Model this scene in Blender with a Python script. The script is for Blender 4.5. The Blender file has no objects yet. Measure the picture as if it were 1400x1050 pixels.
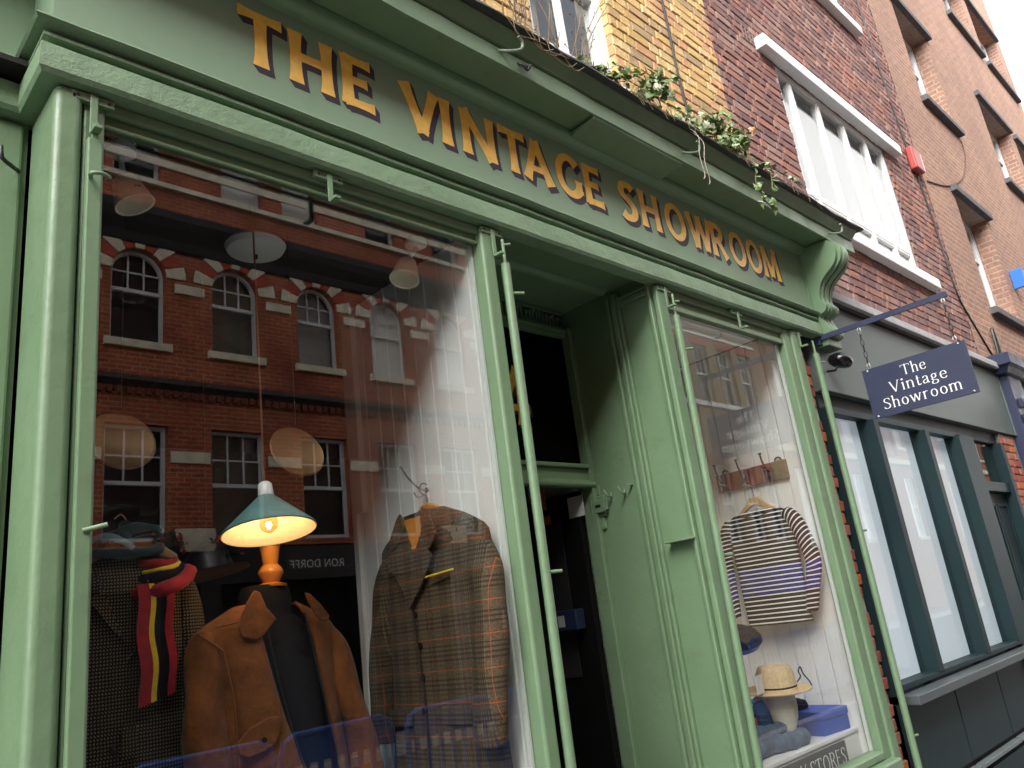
import bpy, math, random
from mathutils import Vector, Matrix
random.seed(7)
R = math.radians
sc = bpy.context.scene
col = sc.collection

# ------------------------------------------------------------------ camera
cam_d = bpy.data.cameras.new("camera")
cam = bpy.data.objects.new("camera", cam_d)
col.objects.link(cam)
right = Vector((0.72122, -0.68144, -0.12438))
down = Vector((0.11325, 0.29315, -0.94934))
fwd = Vector((0.68338, 0.67060, 0.28860))
mw = Matrix.Identity(4)
for i in range(3):
    mw[i][0] = right[i]; mw[i][1] = -down[i]; mw[i][2] = -fwd[i]
mw.translation = Vector((0, -2.05, 1.5))
cam.matrix_world = mw
cam_d.sensor_width = 36.0
cam_d.lens = 1077.29 / 1400 * 36
cam_d.clip_start = 0.05
cam_d.clip_end = 2000
sc.camera = cam

# ------------------------------------------------------------------ world and sun
SUN_EL, SUN_AZ = 42.0, 235.0
world = bpy.data.worlds.new("World")
sc.world = world
world.use_nodes = True
wn = world.node_tree.nodes; wl = world.node_tree.links
wn.clear()
wo = wn.new("ShaderNodeOutputWorld"); bg = wn.new("ShaderNodeBackground")
sky = wn.new("ShaderNodeTexSky"); sky.sky_type = 'NISHITA'; sky.sun_disc = False
sky.sun_elevation = R(SUN_EL); sky.sun_rotation = R(SUN_AZ)
bw = wn.new("ShaderNodeRGBToBW")
br = wn.new("ShaderNodeMath"); br.operation = 'MULTIPLY'; br.inputs[1].default_value = 2.1
tc = wn.new("ShaderNodeTexCoord")
cl = wn.new("ShaderNodeTexNoise"); cl.inputs['Scale'].default_value = 2.2; cl.inputs['Detail'].default_value = 6
cr = wn.new("ShaderNodeMapRange"); cr.inputs[1].default_value = 0.36; cr.inputs[2].default_value = 0.56
cr.inputs[3].default_value = 0.62; cr.inputs[4].default_value = 1.0
mx = wn.new("ShaderNodeMix"); mx.data_type = 'RGBA'
wl.new(tc.outputs['Generated'], cl.inputs['Vector']); wl.new(cl.outputs['Fac'], cr.inputs[0])
wl.new(sky.outputs[0], bw.inputs[0]); wl.new(bw.outputs[0], br.inputs[0])
wl.new(cr.outputs[0], mx.inputs[0]); wl.new(sky.outputs[0], mx.inputs[6]); wl.new(br.outputs[0], mx.inputs[7])
wl.new(mx.outputs[2], bg.inputs[0]); bg.inputs[1].default_value = 0.15
wl.new(bg.outputs[0], wo.inputs[0])

sun_d = bpy.data.lights.new("sun", 'SUN'); sun_d.energy = 1.1; sun_d.angle = R(38); sun_d.color = (1, .96, .9)
sun = bpy.data.objects.new("sun", sun_d); col.objects.link(sun)
to_sun = Vector((math.sin(R(SUN_AZ)) * math.cos(R(SUN_EL)), math.cos(R(SUN_AZ)) * math.cos(R(SUN_EL)), math.sin(R(SUN_EL))))
sun.rotation_euler = (-to_sun).to_track_quat('-Z', 'Y').to_euler()
sun.location = to_sun * 60

sc.view_settings.view_transform = 'Standard'
sc.view_settings.look = 'None'
sc.view_settings.gamma = 1
sc.view_settings.use_curve_mapping = False
sc.view_settings.exposure = 1.8
sc.render.engine = 'CYCLES'
sc.cycles.max_bounces = 10
sc.cycles.transparent_max_bounces = 12
sc.cycles.use_denoising = True
sc.cycles.caustics_reflective = False
sc.cycles.sample_clamp_indirect = 6

# ------------------------------------------------------------------ mesh helpers
ORG = {}

class MB:
    def __init__(s):
        s.v = []; s.f = []; s.at = None
    def add(s, vs, fs):
        b = len(s.v); s.v += [tuple(p) for p in vs]
        s.f += [tuple(b + i for i in f) for f in fs]
        return s
    def quad(s, a, b, c, d):
        return s.add([a, b, c, d], [(0, 1, 2, 3)])
    def box(s, x0, x1, y0, y1, z0, z1):
        vs = [(x, y, z) for z in (z0, z1) for y in (y0, y1) for x in (x0, x1)]
        return s.add(vs, [(0, 2, 3, 1), (4, 5, 7, 6), (0, 1, 5, 4), (2, 6, 7, 3), (0, 4, 6, 2), (1, 3, 7, 5)])
    def prism(s, poly, vec):
        n = len(poly); v = Vector(vec)
        vs = [Vector(p) for p in poly]; vs2 = [p + v for p in vs]
        fs = [tuple(range(n)), tuple(range(2 * n - 1, n - 1, -1))]
        fs += [(i, n + i, n + (i + 1) % n, (i + 1) % n) for i in range(n)]
        return s.add(vs + vs2, fs)
    def tube(s, pts, r, n=8, closed=False, caps=True):
        pts = [Vector(p) for p in pts]; m = len(pts)
        rs = r if isinstance(r, (list, tuple)) else [r] * m
        rings = []; up = None
        for i, p in enumerate(pts):
            if closed: t = pts[(i + 1) % m] - pts[i - 1]
            else: t = pts[min(i + 1, m - 1)] - pts[max(i - 1, 0)]
            t = t.normalized() if t.length > 1e-9 else Vector((0, 0, 1))
            if up is None: up = t.orthogonal().normalized()
            a = (up - t * up.dot(t))
            a = a.normalized() if a.length > 1e-6 else t.orthogonal().normalized()
            up = a; b = t.cross(a)
            rr = rs[i] if not isinstance(rs[i], (list, tuple)) else rs[i]
            ra, rb = rr if isinstance(rr, (list, tuple)) else (rr, rr)
            rings.append([p + a * math.cos(2 * math.pi * k / n) * ra + b * math.sin(2 * math.pi * k / n) * rb for k in range(n)])
        return s.loft(rings, True, caps and not closed, caps and not closed, closed)
    def loft(s, rings, closed=True, capa=False, capb=False, loop=False):
        n = len(rings[0]); m = len(rings); vs = [p for rg in rings for p in rg]; fs = []
        for i in range(m if loop else m - 1):
            j = (i + 1) % m
            for k in range(n if closed else n - 1):
                l = (k + 1) % n
                fs.append((i * n + k, i * n + l, j * n + l, j * n + k))
        if capa: fs.append(tuple(range(n - 1, -1, -1)))
        if capb: fs.append(tuple((m - 1) * n + k for k in range(n)))
        return s.add(vs, fs)
    def lathe(s, prof, c, n=24, ax=(0, 0, 1), caps=True):
        ax = Vector(ax).normalized(); a = ax.orthogonal().normalized(); b = ax.cross(a); c = Vector(c)
        rings = [[c + ax * h + (a * math.cos(2 * math.pi * k / n) + b * math.sin(2 * math.pi * k / n)) * max(r, 1e-4) for k in range(n)] for r, h in prof]
        return s.loft(rings, True, caps, caps)
    def sweep(s, prof, path, closed=True):
        """profile of (outward offset, height) along a plan path, mitred; outward is to the right of travel"""
        P = [Vector((x, y)) for x, y in path]; rings = []
        for i, p in enumerate(P):
            d0 = (P[i] - P[i - 1]).normalized() if i else None
            d1 = (P[i + 1] - P[i]).normalized() if i < len(P) - 1 else None
            n0 = Vector((d0.y, -d0.x)) if d0 else None; n1 = Vector((d1.y, -d1.x)) if d1 else None
            if n0 and n1:
                n = (n0 + n1); n = n / max(n.dot(n0), 1e-6)
            else: n = n0 or n1
            rings.append([(p.x + n.x * d, p.y + n.y * d, z) for d, z in prof])
        return s.loft(rings, closed, closed, closed)
    def build(s, name, mat, parent=None, smooth=None, bevel=0, label=None, org=None, sub=0, solid=0):
        me = bpy.data.meshes.new(name)
        o = bpy.data.objects.new(name, me); col.objects.link(o)
        if parent is not None:
            g = ORG[parent]; o.parent = parent
        elif org is not None:
            g = Vector(org); o.location = g
        else: g = Vector((0, 0, 0))
        ORG[o] = g
        me.from_pydata([(p[0] - g[0], p[1] - g[1], p[2] - g[2]) for p in s.v], [], s.f)
        if s.at is not None:
            a = me.attributes.new("st", 'FLOAT', 'POINT'); a.data.foreach_set("value", s.at)
        me.materials.append(mat)
        if smooth is not None:
            me.polygons.foreach_set("use_smooth", [True] * len(me.polygons))
            me.update()
            me.set_sharp_from_angle(angle=R(smooth))
        if solid:
            m = o.modifiers.new("solid", 'SOLIDIFY'); m.thickness = solid; m.offset = 0
        if sub:
            m = o.modifiers.new("sub", 'SUBSURF'); m.levels = m.render_levels = sub
        if bevel:
            m = o.modifiers.new("bevel", 'BEVEL'); m.width = bevel; m.segments = 4 if bevel >= .01 else 2; m.limit_method = 'ANGLE'; m.angle_limit = R(40)
            if bevel >= .01 and smooth is None:
                me.polygons.foreach_set("use_smooth", [True] * len(me.polygons)); me.set_sharp_from_angle(angle=R(180)); m.harden_normals = True
        if label: o["label"] = label
        return o

def tag(o, label, cat, group=None, kind=None):
    if label: o["label"] = label
    if cat: o["category"] = cat
    if group: o["group"] = group
    if kind: o["kind"] = kind
    return o

def thing(name, label, cat, loc=(0, 0, 0), group=None):
    o = bpy.data.objects.new(name, None); col.objects.link(o)
    o.location = loc; o.empty_display_size = 0.1
    ORG[o] = Vector(loc)
    return tag(o, label, cat, group)

def arc(cx, cy, rx, ry, a0, a1, n=16):
    return [(cx + rx * math.cos(R(a0 + (a1 - a0) * i / n)), cy + ry * math.sin(R(a0 + (a1 - a0) * i / n))) for i in range(n + 1)]

def smooth_path(pts, n=6):
    P = [Vector(p) for p in pts]; out = []
    for i in range(len(P) - 1):
        p0 = P[max(i - 1, 0)]; p1 = P[i]; p2 = P[i + 1]; p3 = P[min(i + 2, len(P) - 1)]
        for k in range(n):
            t = k / n
            out.append(0.5 * ((2 * p1) + (p2 - p0) * t + (2 * p0 - 5 * p1 + 4 * p2 - p3) * t * t + (3 * p1 - p0 - 3 * p2 + p3) * t ** 3))
    out.append(P[-1]); return out

# ------------------------------------------------------------------ materials
class NT:
    def __init__(s, name):
        s.m = bpy.data.materials.new(name); s.m.use_nodes = True
        s.t = s.m.node_tree; s.t.nodes.clear()
        s.out = s.n("ShaderNodeOutputMaterial")
    def n(s, t, **kw):
        x = s.t.nodes.new(t)
        for k, v in kw.items(): setattr(x, k, v)
        return x
    def l(s, a, b): s.t.links.new(a, b)
    def put(s, sock, v):
        if hasattr(v, 'is_output') or hasattr(v, 'links'): s.l(v, sock)
        else: sock.default_value = v
    def math(s, op, a, b=0.0, c=None):
        x = s.n("ShaderNodeMath", operation=op); s.put(x.inputs[0], a); s.put(x.inputs[1], b)
        if c is not None: s.put(x.inputs[2], c)
        return x.outputs[0]
    def mix(s, f, a, b, blend='MIX'):
        x = s.n("ShaderNodeMix", data_type='RGBA', blend_type=blend)
        s.put(x.inputs[0], f); s.put(x.inputs[6], c4(a)); s.put(x.inputs[7], c4(b)); return x.outputs[2]
    def noise(s, vec, scale, detail=4, rough=.55):
        x = s.n("ShaderNodeTexNoise"); x.inputs['Scale'].default_value = scale; x.inputs['Detail'].default_value = detail
        x.inputs['Roughness'].default_value = rough
        if vec is not None: s.l(vec, x.inputs['Vector'])
        return x.outputs['Fac']
    def rng(s, v, a, b, c=0.0, d=1.0):
        x = s.n("ShaderNodeMapRange"); s.put(x.inputs[0], v)
        for i, q in enumerate((a, b, c, d)): x.inputs[i + 1].default_value = q
        return x.outputs[0]
    def obj(s): return s.n("ShaderNodeTexCoord").outputs['Object']
    def pos(s): return s.n("ShaderNodeNewGeometry").outputs['Position']
    def xyz(s, v):
        x = s.n("ShaderNodeSeparateXYZ"); s.l(v, x.inputs[0]); return x.outputs
    def comb(s, a, b, c=0.0):
        x = s.n("ShaderNodeCombineXYZ"); s.put(x.inputs[0], a); s.put(x.inputs[1], b); s.put(x.inputs[2], c); return x.outputs[0]
    def stripe(s, c, period, width, off=0.0):
        f = s.math('FRACT', s.math('DIVIDE', s.math('ADD', c, off + 100 * period), period))
        return s.math('LESS_THAN', f, width)
    def bump(s, h, strength=.3, dist=.01):
        x = s.n("ShaderNodeBump"); x.inputs['Strength'].default_value = strength; x.inputs['Distance'].default_value = dist
        s.l(h, x.inputs['Height']); return x.outputs[0]
    def bsdf(s, color, rough=.5, normal=None, metal=0.0, spec=.5, sheen=0.0, emit=None, es=0.0):
        p = s.n("ShaderNodeBsdfPrincipled")
        s.put(p.inputs['Base Color'], c4(color)); s.put(p.inputs['Roughness'], rough); p.inputs['Metallic'].default_value = metal
        p.inputs['Specular IOR Level'].default_value = spec
        if sheen: p.inputs['Sheen Weight'].default_value = sheen
        if normal is not None: s.l(normal, p.inputs['Normal'])
        if emit: p.inputs['Emission Color'].default_value = c4(emit); p.inputs['Emission Strength'].default_value = es
        s.l(p.outputs[0], s.out.inputs[0]); return p

def c4(c):
    return (*c, 1.0) if isinstance(c, tuple) and len(c) == 3 else c

def paint(name, a, b, rough=.38, bumps=.25, dirt=(.1, .11, .07), dirt_amt=.35, scale=1.0, spec=.5, chips=.35):
    t = NT(name); v = t.pos()
    base = t.mix(t.rng(t.noise(v, 2.2 * scale, 5), .35, .65), a, b)
    d = t.rng(t.noise(v, 9 * scale, 8, .7), .56, .74, 0, dirt_amt)
    c = t.mix(d, base, dirt)
    chip = t.rng(t.noise(v, 60 * scale, 3, .6), .74, .78)
    c = t.mix(t.math('MULTIPLY', chip, chips), c, dirt)
    h = t.math('ADD', t.math('MULTIPLY', t.noise(v, 14 * scale, 6, .6), 1.0), t.math('MULTIPLY', t.noise(v, 90 * scale, 3), .25))
    t.bsdf(c, t.rng(t.noise(v, 6 * scale, 4), .3, .7, rough - .08, rough + .15), t.bump(h, bumps, .012), spec=spec)
    return t.m

def plain(name, c, rough=.5, var=.15, metal=0.0, scale=8, bumps=.1, spec=.5, sheen=0.0):
    t = NT(name); v = t.obj()
    n = t.rng(t.noise(v, scale, 5), .3, .7)
    t.bsdf(t.mix(n, tuple(x * (1 - var) for x in c), tuple(min(1, x * (1 + var)) for x in c)), rough,
           t.bump(t.noise(v, scale * 6, 4), bumps, .004) if bumps else None, metal, spec, sheen)
    return t.m

def brick_tex(name, c1, c2, mortar, tint=None, bw_=.225, rh=.075, ms=.010, dirt=.4):
    t = NT(name); v = t.pos(); x, y, z = t.xyz(v)[0:3]
    u = t.comb(t.math('ADD', x, y), z)
    b = t.n("ShaderNodeTexBrick"); t.l(u, b.inputs['Vector'])
    b.inputs['Scale'].default_value = 1; b.inputs['Brick Width'].default_value = bw_; b.inputs['Row Height'].default_value = rh
    b.inputs['Mortar Size'].default_value = ms; b.inputs['Mortar Smooth'].default_value = .2; b.inputs['Bias'].default_value = 0
    b.inputs['Color1'].default_value = c4(c1); b.inputs['Color2'].default_value = c4(c2); b.inputs['Mortar'].default_value = c4(mortar)
    c = b.outputs['Color']
    n1 = t.rng(t.noise(v, 1.1, 5), .35, .7)
    c = t.mix(t.math('MULTIPLY', n1, dirt), c, tint or tuple(q * .5 for q in c1))
    n2 = t.rng(t.noise(v, 22, 5, .7), .3, .75, .7, 1.2)
    c = t.mix(1.0, c, t.comb(n2, n2, n2), 'MULTIPLY')
    h = t.math('ADD', t.math('MULTIPLY', b.outputs['Fac'], -1.0), t.math('MULTIPLY', t.noise(v, 60, 4), .4))
    t.bsdf(c, .9, t.bump(h, .8, .012), spec=.2); return t.m

def brick_one(name, cols, dark, stain=.35):
    """single bricks: each one its own tint"""
    t = NT(name)
    oi = t.n("ShaderNodeObjectInfo").outputs['Random']; g = t.n("ShaderNodeNewGeometry")
    r = t.math('FRACT', t.math('ADD', t.math('MULTIPLY', oi, 7.31), t.math('MULTIPLY', g.outputs['Random Per Island'], 5.17)))
    ra = t.n("ShaderNodeValToRGB"); ra.color_ramp.interpolation = 'CONSTANT'
    els = ra.color_ramp.elements
    while len(els) < len(cols): els.new(.5)
    for i, c in enumerate(cols):
        els[i].position = i / len(cols); els[i].color = c4(c)
    t.l(r, ra.inputs[0])
    v = t.pos()
    c = t.mix(t.rng(t.noise(v, 14, 6, .7), .48, .72, 0, stain), ra.outputs[0], dark)
    n2 = t.rng(t.noise(v, 70, 4, .7), .3, .75, .75, 1.2)
    c = t.mix(1.0, c, t.comb(n2, n2, n2), 'MULTIPLY')
    t.bsdf(c, .92, t.bump(t.noise(v, 55, 6, .7), .7, .008), spec=.2); return t.m

def glass(name, k=1.0, tint=(.93, .97, .95), rough=0.0, f0=1.0, wavy=0.0):
    t = NT(name)
    lw = t.n("ShaderNodeLayerWeight"); lw.inputs[0].default_value = .5
    fac = t.math('MINIMUM', t.math('MULTIPLY_ADD', t.math('POWER', lw.outputs['Facing'], 4.5), k, f0), .95)
    tr = t.n("ShaderNodeBsdfTransparent"); tr.inputs[0].default_value = c4(tint)
    gl = t.n("ShaderNodeBsdfGlossy"); gl.inputs['Roughness'].default_value = rough
    if wavy:
        nb = t.bump(t.noise(t.pos(), 1.3, 2), wavy, .05)
        t.l(nb, gl.inputs['Normal'])
    ms = t.n("ShaderNodeMixShader"); t.l(fac, ms.inputs[0]); t.l(tr.outputs[0], ms.inputs[1]); t.l(gl.outputs[0], ms.inputs[2])
    t.l(ms.outputs[0], t.out.inputs[0]); return t.m

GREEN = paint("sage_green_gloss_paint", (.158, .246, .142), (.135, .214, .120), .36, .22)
FASC = paint("sage_green_sky_lit", (.215, .315, .21), (.20, .295, .195), .45, .10, dirt_amt=.15)  # same green paint, greyed and lightened for sky reflected on the fascia
GREENR = paint("rough_green_paint", (.185, .28, .168), (.152, .236, .138), .42, .5, scale=1.6, dirt_amt=.5)
SLATE = plain("dark_slate_paint", (.012, .027, .031), .5, .12, scale=2, bumps=0, spec=.18)
SLATEL = plain("slate_with_sky_sheen", (.10, .128, .122), .5, .05, scale=1.2, bumps=0, spec=.4)  # slate lightened so its colour carries the sky's reflection on the fascia
NAVY = paint("navy_paint", (.016, .022, .055), (.02, .026, .065), .45, .08, dirt=(.05, .05, .06), dirt_amt=.15)
WHITE = paint("white_gloss_paint", (.80, .80, .79), (.76, .77, .76), .35, .08, dirt=(.5, .48, .42), dirt_amt=.2)
BOARDW = paint("white_board_paint", (.84, .84, .81), (.81, .82, .79), .5, .06, dirt=(.5, .48, .42), dirt_amt=.12)
GREYP = paint("grey_window_paint", (.68, .70, .73), (.62, .64, .67), .5, .05, dirt_amt=.1)
OFFW = plain("pale_stone", (.66, .61, .48), .85, .2, scale=5, bumps=.3)
LEAD = plain("dark_lead_flashing", (.03, .03, .028), .6, .4, scale=20, bumps=.6)
CONC = plain("dark_concrete", (.10, .10, .105), .8, .2, scale=10)
LCONC = plain("pale_concrete", (.42, .42, .42), .8, .15, scale=10)
BLACK = plain("black_paint", (.008, .008, .009), .4, .2)
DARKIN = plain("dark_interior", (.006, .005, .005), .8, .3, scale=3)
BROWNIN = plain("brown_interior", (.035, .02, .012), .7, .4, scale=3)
STEEL = plain("galvanised_steel", (.42, .43, .43), .38, .15, metal=1.0, scale=30)
DSTEEL = plain("dark_steel", (.06, .06, .065), .45, .2, metal=.9, scale=30)
GOLD = plain("gold_letter_paint", (.86, .50, .075), .32, .14, scale=26, bumps=.12, spec=.7)
PURP = plain("aubergine_shade_paint", (.028, .018, .034), .5, .15, scale=26, bumps=0)
LETW = plain("white_letter_paint", (.80, .80, .80), .5, .05, bumps=0)
ASPH = plain("asphalt", (.05, .05, .05), .9, .3, scale=40, bumps=.5)
PAVE = plain("paving_stone", (.22, .21, .20), .85, .2, scale=6, bumps=.3)
GLASS_A = glass("shop_glass", .7, f0=.108, tint=(.975, .99, .985))
GLASS_D = glass("right_shop_glass", .75, f0=.075, tint=(.98, .99, .985))
GLASS_B = glass("small_pane_glass", .9, f0=.06, tint=(.9, .93, .94), wavy=.25)
GLASS_C = glass("far_shop_glass", .8, f0=.05, tint=(.97, .99, .985))
GLASS_W = glass("clear_window_glass", .6, f0=.04, tint=(.98, .99, .99))
YB = brick_one("yellow_stock_brick", [(.64, .43, .19), (.70, .49, .23), (.64, .37, .20), (.67, .46, .20), (.54, .36, .19), (.72, .54, .28), (.66, .39, .21), (.46, .33, .19)], (.24, .17, .09), .2)
PB = brick_one("purple_red_brick", [(.29, .155, .135), (.25, .135, .125), (.34, .185, .15), (.21, .125, .12), (.38, .19, .145), (.29, .18, .165), (.25, .155, .15), (.37, .235, .20)], (.12, .085, .08), .4)
RB = brick_one("orange_red_brick", [(.36, .10, .05), (.30, .09, .06), (.42, .16, .08), (.26, .08, .055), (.50, .18, .07), (.34, .14, .10)], (.12, .07, .05))
MORTY = plain("sandy_mortar", (.30, .23, .14), .95, .25, scale=20, bumps=.5)
MORTP = plain("grey_mortar", (.16, .13, .12), .95, .35, scale=20, bumps=.5)
REDB = brick_tex("orange_brickwork", (.45, .245, .16), (.34, .18, .13), (.46, .38, .31), tint=(.30, .19, .155), dirt=.7)
OPPB = brick_tex("opposite_red_brickwork", (.54, .108, .034), (.39, .078, .030), (.46, .32, .22), tint=(.16, .03, .015), dirt=.75, ms=.012)
OPPY = brick_tex("opposite_stock_brickwork", (.44, .33, .17), (.34, .25, .14), (.40, .35, .26))
OPPO = brick_tex("opposite_orange_brickwork", (.46, .20, .11), (.38, .155, .085), (.45, .33, .25))
REDST = plain("red_rubbed_brick", (.38, .06, .03), .85, .2, scale=10)

# ------------------------------------------------------------------ lettering: strokes drawn with a broad nib
def G(*s): return s
GLY = {
 'T': (.82, [('L', (0, .93), (.82, .93)), ('L', (.41, .99), (.41, 0))]),
 'H': (.80, [('L', (.1, 1), (.1, 0)), ('L', (.70, 1), (.70, 0)), ('L', (.1, .52), (.70, .52))]),
 'E': (.62, [('L', (.1, 1), (.1, 0)), ('L', (.04, .93), (.58, .93)), ('L', (.1, .52), (.50, .52)), ('L', (.04, .07), (.62, .07))]),
 'V': (.84, [('L', (.08, 1), (.44, .02)), ('l', (.76, 1), (.42, .02))]),
 'I': (.24, [('L', (.12, 1), (.12, 0))]),
 'N': (.84, [('l', (.1, 1), (.1, 0)), ('L', (.08, 1), (.74, .02)), ('l', (.74, 1), (.74, 0))]),
 'A': (.86, [('l', (.42, 1), (.08, 0)), ('L', (.40, 1), (.78, 0)), ('l', (.2, .30), (.62, .30))]),
 'G': (.86, [('C', arc(.46, .5, .38, .46, 42, 330, 24)), ('L', (.76, .44), (.76, .12))]),
 'S': (.60, [('C', [(.54, .86), (.46, .93), (.32, .95), (.17, .90), (.11, .77), (.15, .65), (.30, .55), (.44, .44), (.52, .30), (.48, .15), (.36, .06), (.20, .05), (.06, .14)])]),
 'O': (.92, [('O', arc(.46, .5, .37, .45, 0, 360, 32))]),
 'W': (1.16, [('L', (.07, 1), (.34, .02)), ('l', (.58, .98), (.33, .02)), ('L', (.56, .98), (.84, .02)), ('l', (1.09, 1), (.82, .02))]),
 'R': (.72, [('L', (.1, 1), (.1, 0)), ('C', [(.06, .93), (.30, .94), (.47, .90), (.56, .75), (.48, .58), (.30, .50), (.12, .49)]), ('L', (.34, .50), (.68, 0))]),
 'M': (.98, [('l', (.14, 1), (.08, 0)), ('L', (.15, 1), (.50, .08)), ('l', (.84, 1), (.49, .08)), ('L', (.84, 1), (.90, 0))]),
 'D': (.80, [('L', (.1, 1), (.1, 0)), ('C', [(.06, .94), (.34, .94), (.56, .86), (.70, .66), (.72, .5), (.70, .34), (.56, .14), (.34, .06), (.06, .06)])]),
 'F': (.58, [('L', (.1, 1), (.1, 0)), ('L', (.04, .93), (.56, .93)), ('L', (.1, .5), (.46, .5))]),
 'Y': (.78, [('L', (.06, 1), (.39, .48)), ('l', (.72, 1), (.39, .48)), ('L', (.39, .5), (.39, 0))]),
 '1': (.4, [('L', (.22, 1), (.22, 0)), ('l', (.22, .98), (.04, .82))]),
 '4': (.72, [('l', (.48, 1), (.06, .32)), ('L', (.04, .30), (.70, .30)), ('L', (.50, 1), (.50, 0))]),
 'h': (.60, [('L', (.1, 1.06), (.1, 0)), ('C', [(.11, .50), (.2, .62), (.33, .66), (.45, .60), (.49, .46), (.49, .2), (.49, 0)])]),
 'e': (.56, [('C', [(.10, .38), (.47, .38), (.46, .54), (.38, .63), (.27, .65), (.14, .58), (.08, .42), (.08, .26), (.15, .09), (.29, .02), (.42, .05), (.51, .15)])]),
 'i': (.26, [('L', (.13, .66), (.13, 0)), ('D', (.13, .92), .085)]),
 'n': (.62, [('L', (.1, .66), (.1, 0)), ('C', [(.11, .48), (.2, .62), (.33, .66), (.45, .60), (.50, .46), (.50, .2), (.50, 0)])]),
 't': (.38, [('C', [(.17, .88), (.17, .6), (.17, .16), (.22, .03), (.31, .03), (.37, .10)]), ('l', (.03, .63), (.36, .63))]),
 'a': (.54, [('C', [(.08, .52), (.16, .63), (.30, .65), (.40, .57), (.41, .42), (.41, .14), (.45, .03), (.53, .06)]), ('C', [(.41, .38), (.22, .33), (.09, .24), (.08, .12), (.16, .03), (.28, .04), (.40, .14)])]),
 'g': (.56, [('O', arc(.25, .46, .16, .18, 0, 360, 20)), ('C', [(.14, .30), (.09, .20), (.16, .12), (.36, .09), (.48, .01), (.48, -.12), (.36, -.22), (.20, -.23), (.07, -.17), (.06, -.06), (.16, .05)]), ('l', (.36, .58), (.53, .62))]),
 'o': (.60, [('O', arc(.30, .33, .22, .31, 0, 360, 24))]),
 'w': (.90, [('L', (.06, .66), (.26, .02)), ('l', (.44, .64), (.26, .02)), ('L', (.44, .64), (.65, .02)), ('l', (.83, .66), (.65, .02))]),
 'r': (.44, [('L', (.1, .66), (.1, 0)), ('C', [(.11, .46), (.19, .60), (.30, .65), (.40, .62)])]),
 'm': (.96, [('L', (.1, .66), (.1, 0)), ('C', [(.11, .48), (.19, .62), (.31, .66), (.42, .60), (.47, .46), (.47, .2), (.47, 0)]), ('C', [(.48, .48), (.56, .62), (.68, .66), (.79, .60), (.84, .46), (.84, .2), (.84, 0)])]),
}
SERIF = {'T': [(.41, 0), (.02, .86, 'v'), (.80, .86, 'v')], 'h': [(.1, 0), (.49, 0), (.04, 1.03, 'h')], 'V': [(.09, 1), (.76, 1)], 'i': [(.13, 0), (.07, .64, 'h')],
         'n': [(.1, 0), (.5, 0), (.05, .63, 'h')], 'r': [(.1, 0), (.05, .63, 'h')], 'm': [(.1, 0), (.47, 0), (.84, 0), (.05, .63, 'h')],
         'w': [(.06, .66), (.44, .66), (.83, .66)], 'S': [(.55, .82, 'v'), (.05, .16, 'v')], 'H': [(.1, 0), (.1, 1), (.7, 0), (.7, 1)]}

def hull(pts):
    pts = sorted(set((round(a, 6), round(b, 6)) for a, b in pts))
    def half(p):
        h = []
        for q in p:
            while len(h) > 1 and (h[-1][0] - h[-2][0]) * (q[1] - h[-2][1]) - (h[-1][1] - h[-2][1]) * (q[0] - h[-2][0]) <= 0: h.pop()
            h.append(q)
        return h[:-1]
    return half(pts) + half(pts[::-1])

def glyph_quads(ch, tv, th, flare, serif):
    """convex pieces of a letter in its own units (cap height 1)"""
    out = []
    for st in GLY[ch][1]:
        k = st[0]; mul = 1.0
        if k == 'D':
            out.append([(st[1][0] + st[2] * math.cos(i * math.pi / 6), st[1][1] + st[2] * math.sin(i * math.pi / 6)) for i in range(12)]); continue
        if k in 'Ll':
            a, b = st[1], st[2]; n = 8
            pts = [(a[0] + (b[0] - a[0]) * i / n, a[1] + (b[1] - a[1]) * i / n) for i in range(n + 1)]
            if k == 'l': mul = .62 if serif else .88
        else:
            pts = st[1]
            if k == 'C': pts = [tuple(p) for p in smooth_path([Vector((x, y, 0)) for x, y in pts], 4 if len(pts) < 16 else 1)]
            pts = [(p[0], p[1]) for p in pts]
        m = len(pts); L = []; Rr = []
        for i in range(m):
            if k == 'O': q0, q1 = pts[(i - 1) % (m - 1)], pts[(i + 1) % (m - 1)]
            else: q0, q1 = pts[max(i - 1, 0)], pts[min(i + 1, m - 1)]
            dx, dy = q1[0] - q0[0], q1[1] - q0[1]; d = math.hypot(dx, dy) or 1
            w = th + (tv - th) * (abs(dy) / d) ** 1.3
            w *= mul
            if flare and k != 'O':
                e = abs(i / (m - 1) * 2 - 1); w *= 1 + flare * e ** 3
            nx, ny = -dy / d * w / 2, dx / d * w / 2
            L.append((pts[i][0] + nx, pts[i][1] + ny)); Rr.append((pts[i][0] - nx, pts[i][1] - ny))
        for i in range(m - 1): out.append([L[i], Rr[i], Rr[i + 1], L[i + 1]])
    if serif:
        for s_ in SERIF.get(ch, []):
            x, y = s_[0], s_[1]; mode = s_[2] if len(s_) > 2 else 's'
            y2 = y - (th if y > .5 else 0)
            if mode == 's': out.append([(x - serif, y2), (x + serif, y2), (x + serif * .8, y2 + th), (x - serif * .8, y2 + th)])
            elif mode == 'v': out.append([(x - th * .6, y - .09), (x + th * .6, y - .09), (x + th * .6, y + .09), (x - th * .6, y + .09)])
            else: out.append([(x - .04, y - .07), (x + .08, y - .07), (x + .08, y + .05), (x - .04, y)])
    return out

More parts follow.
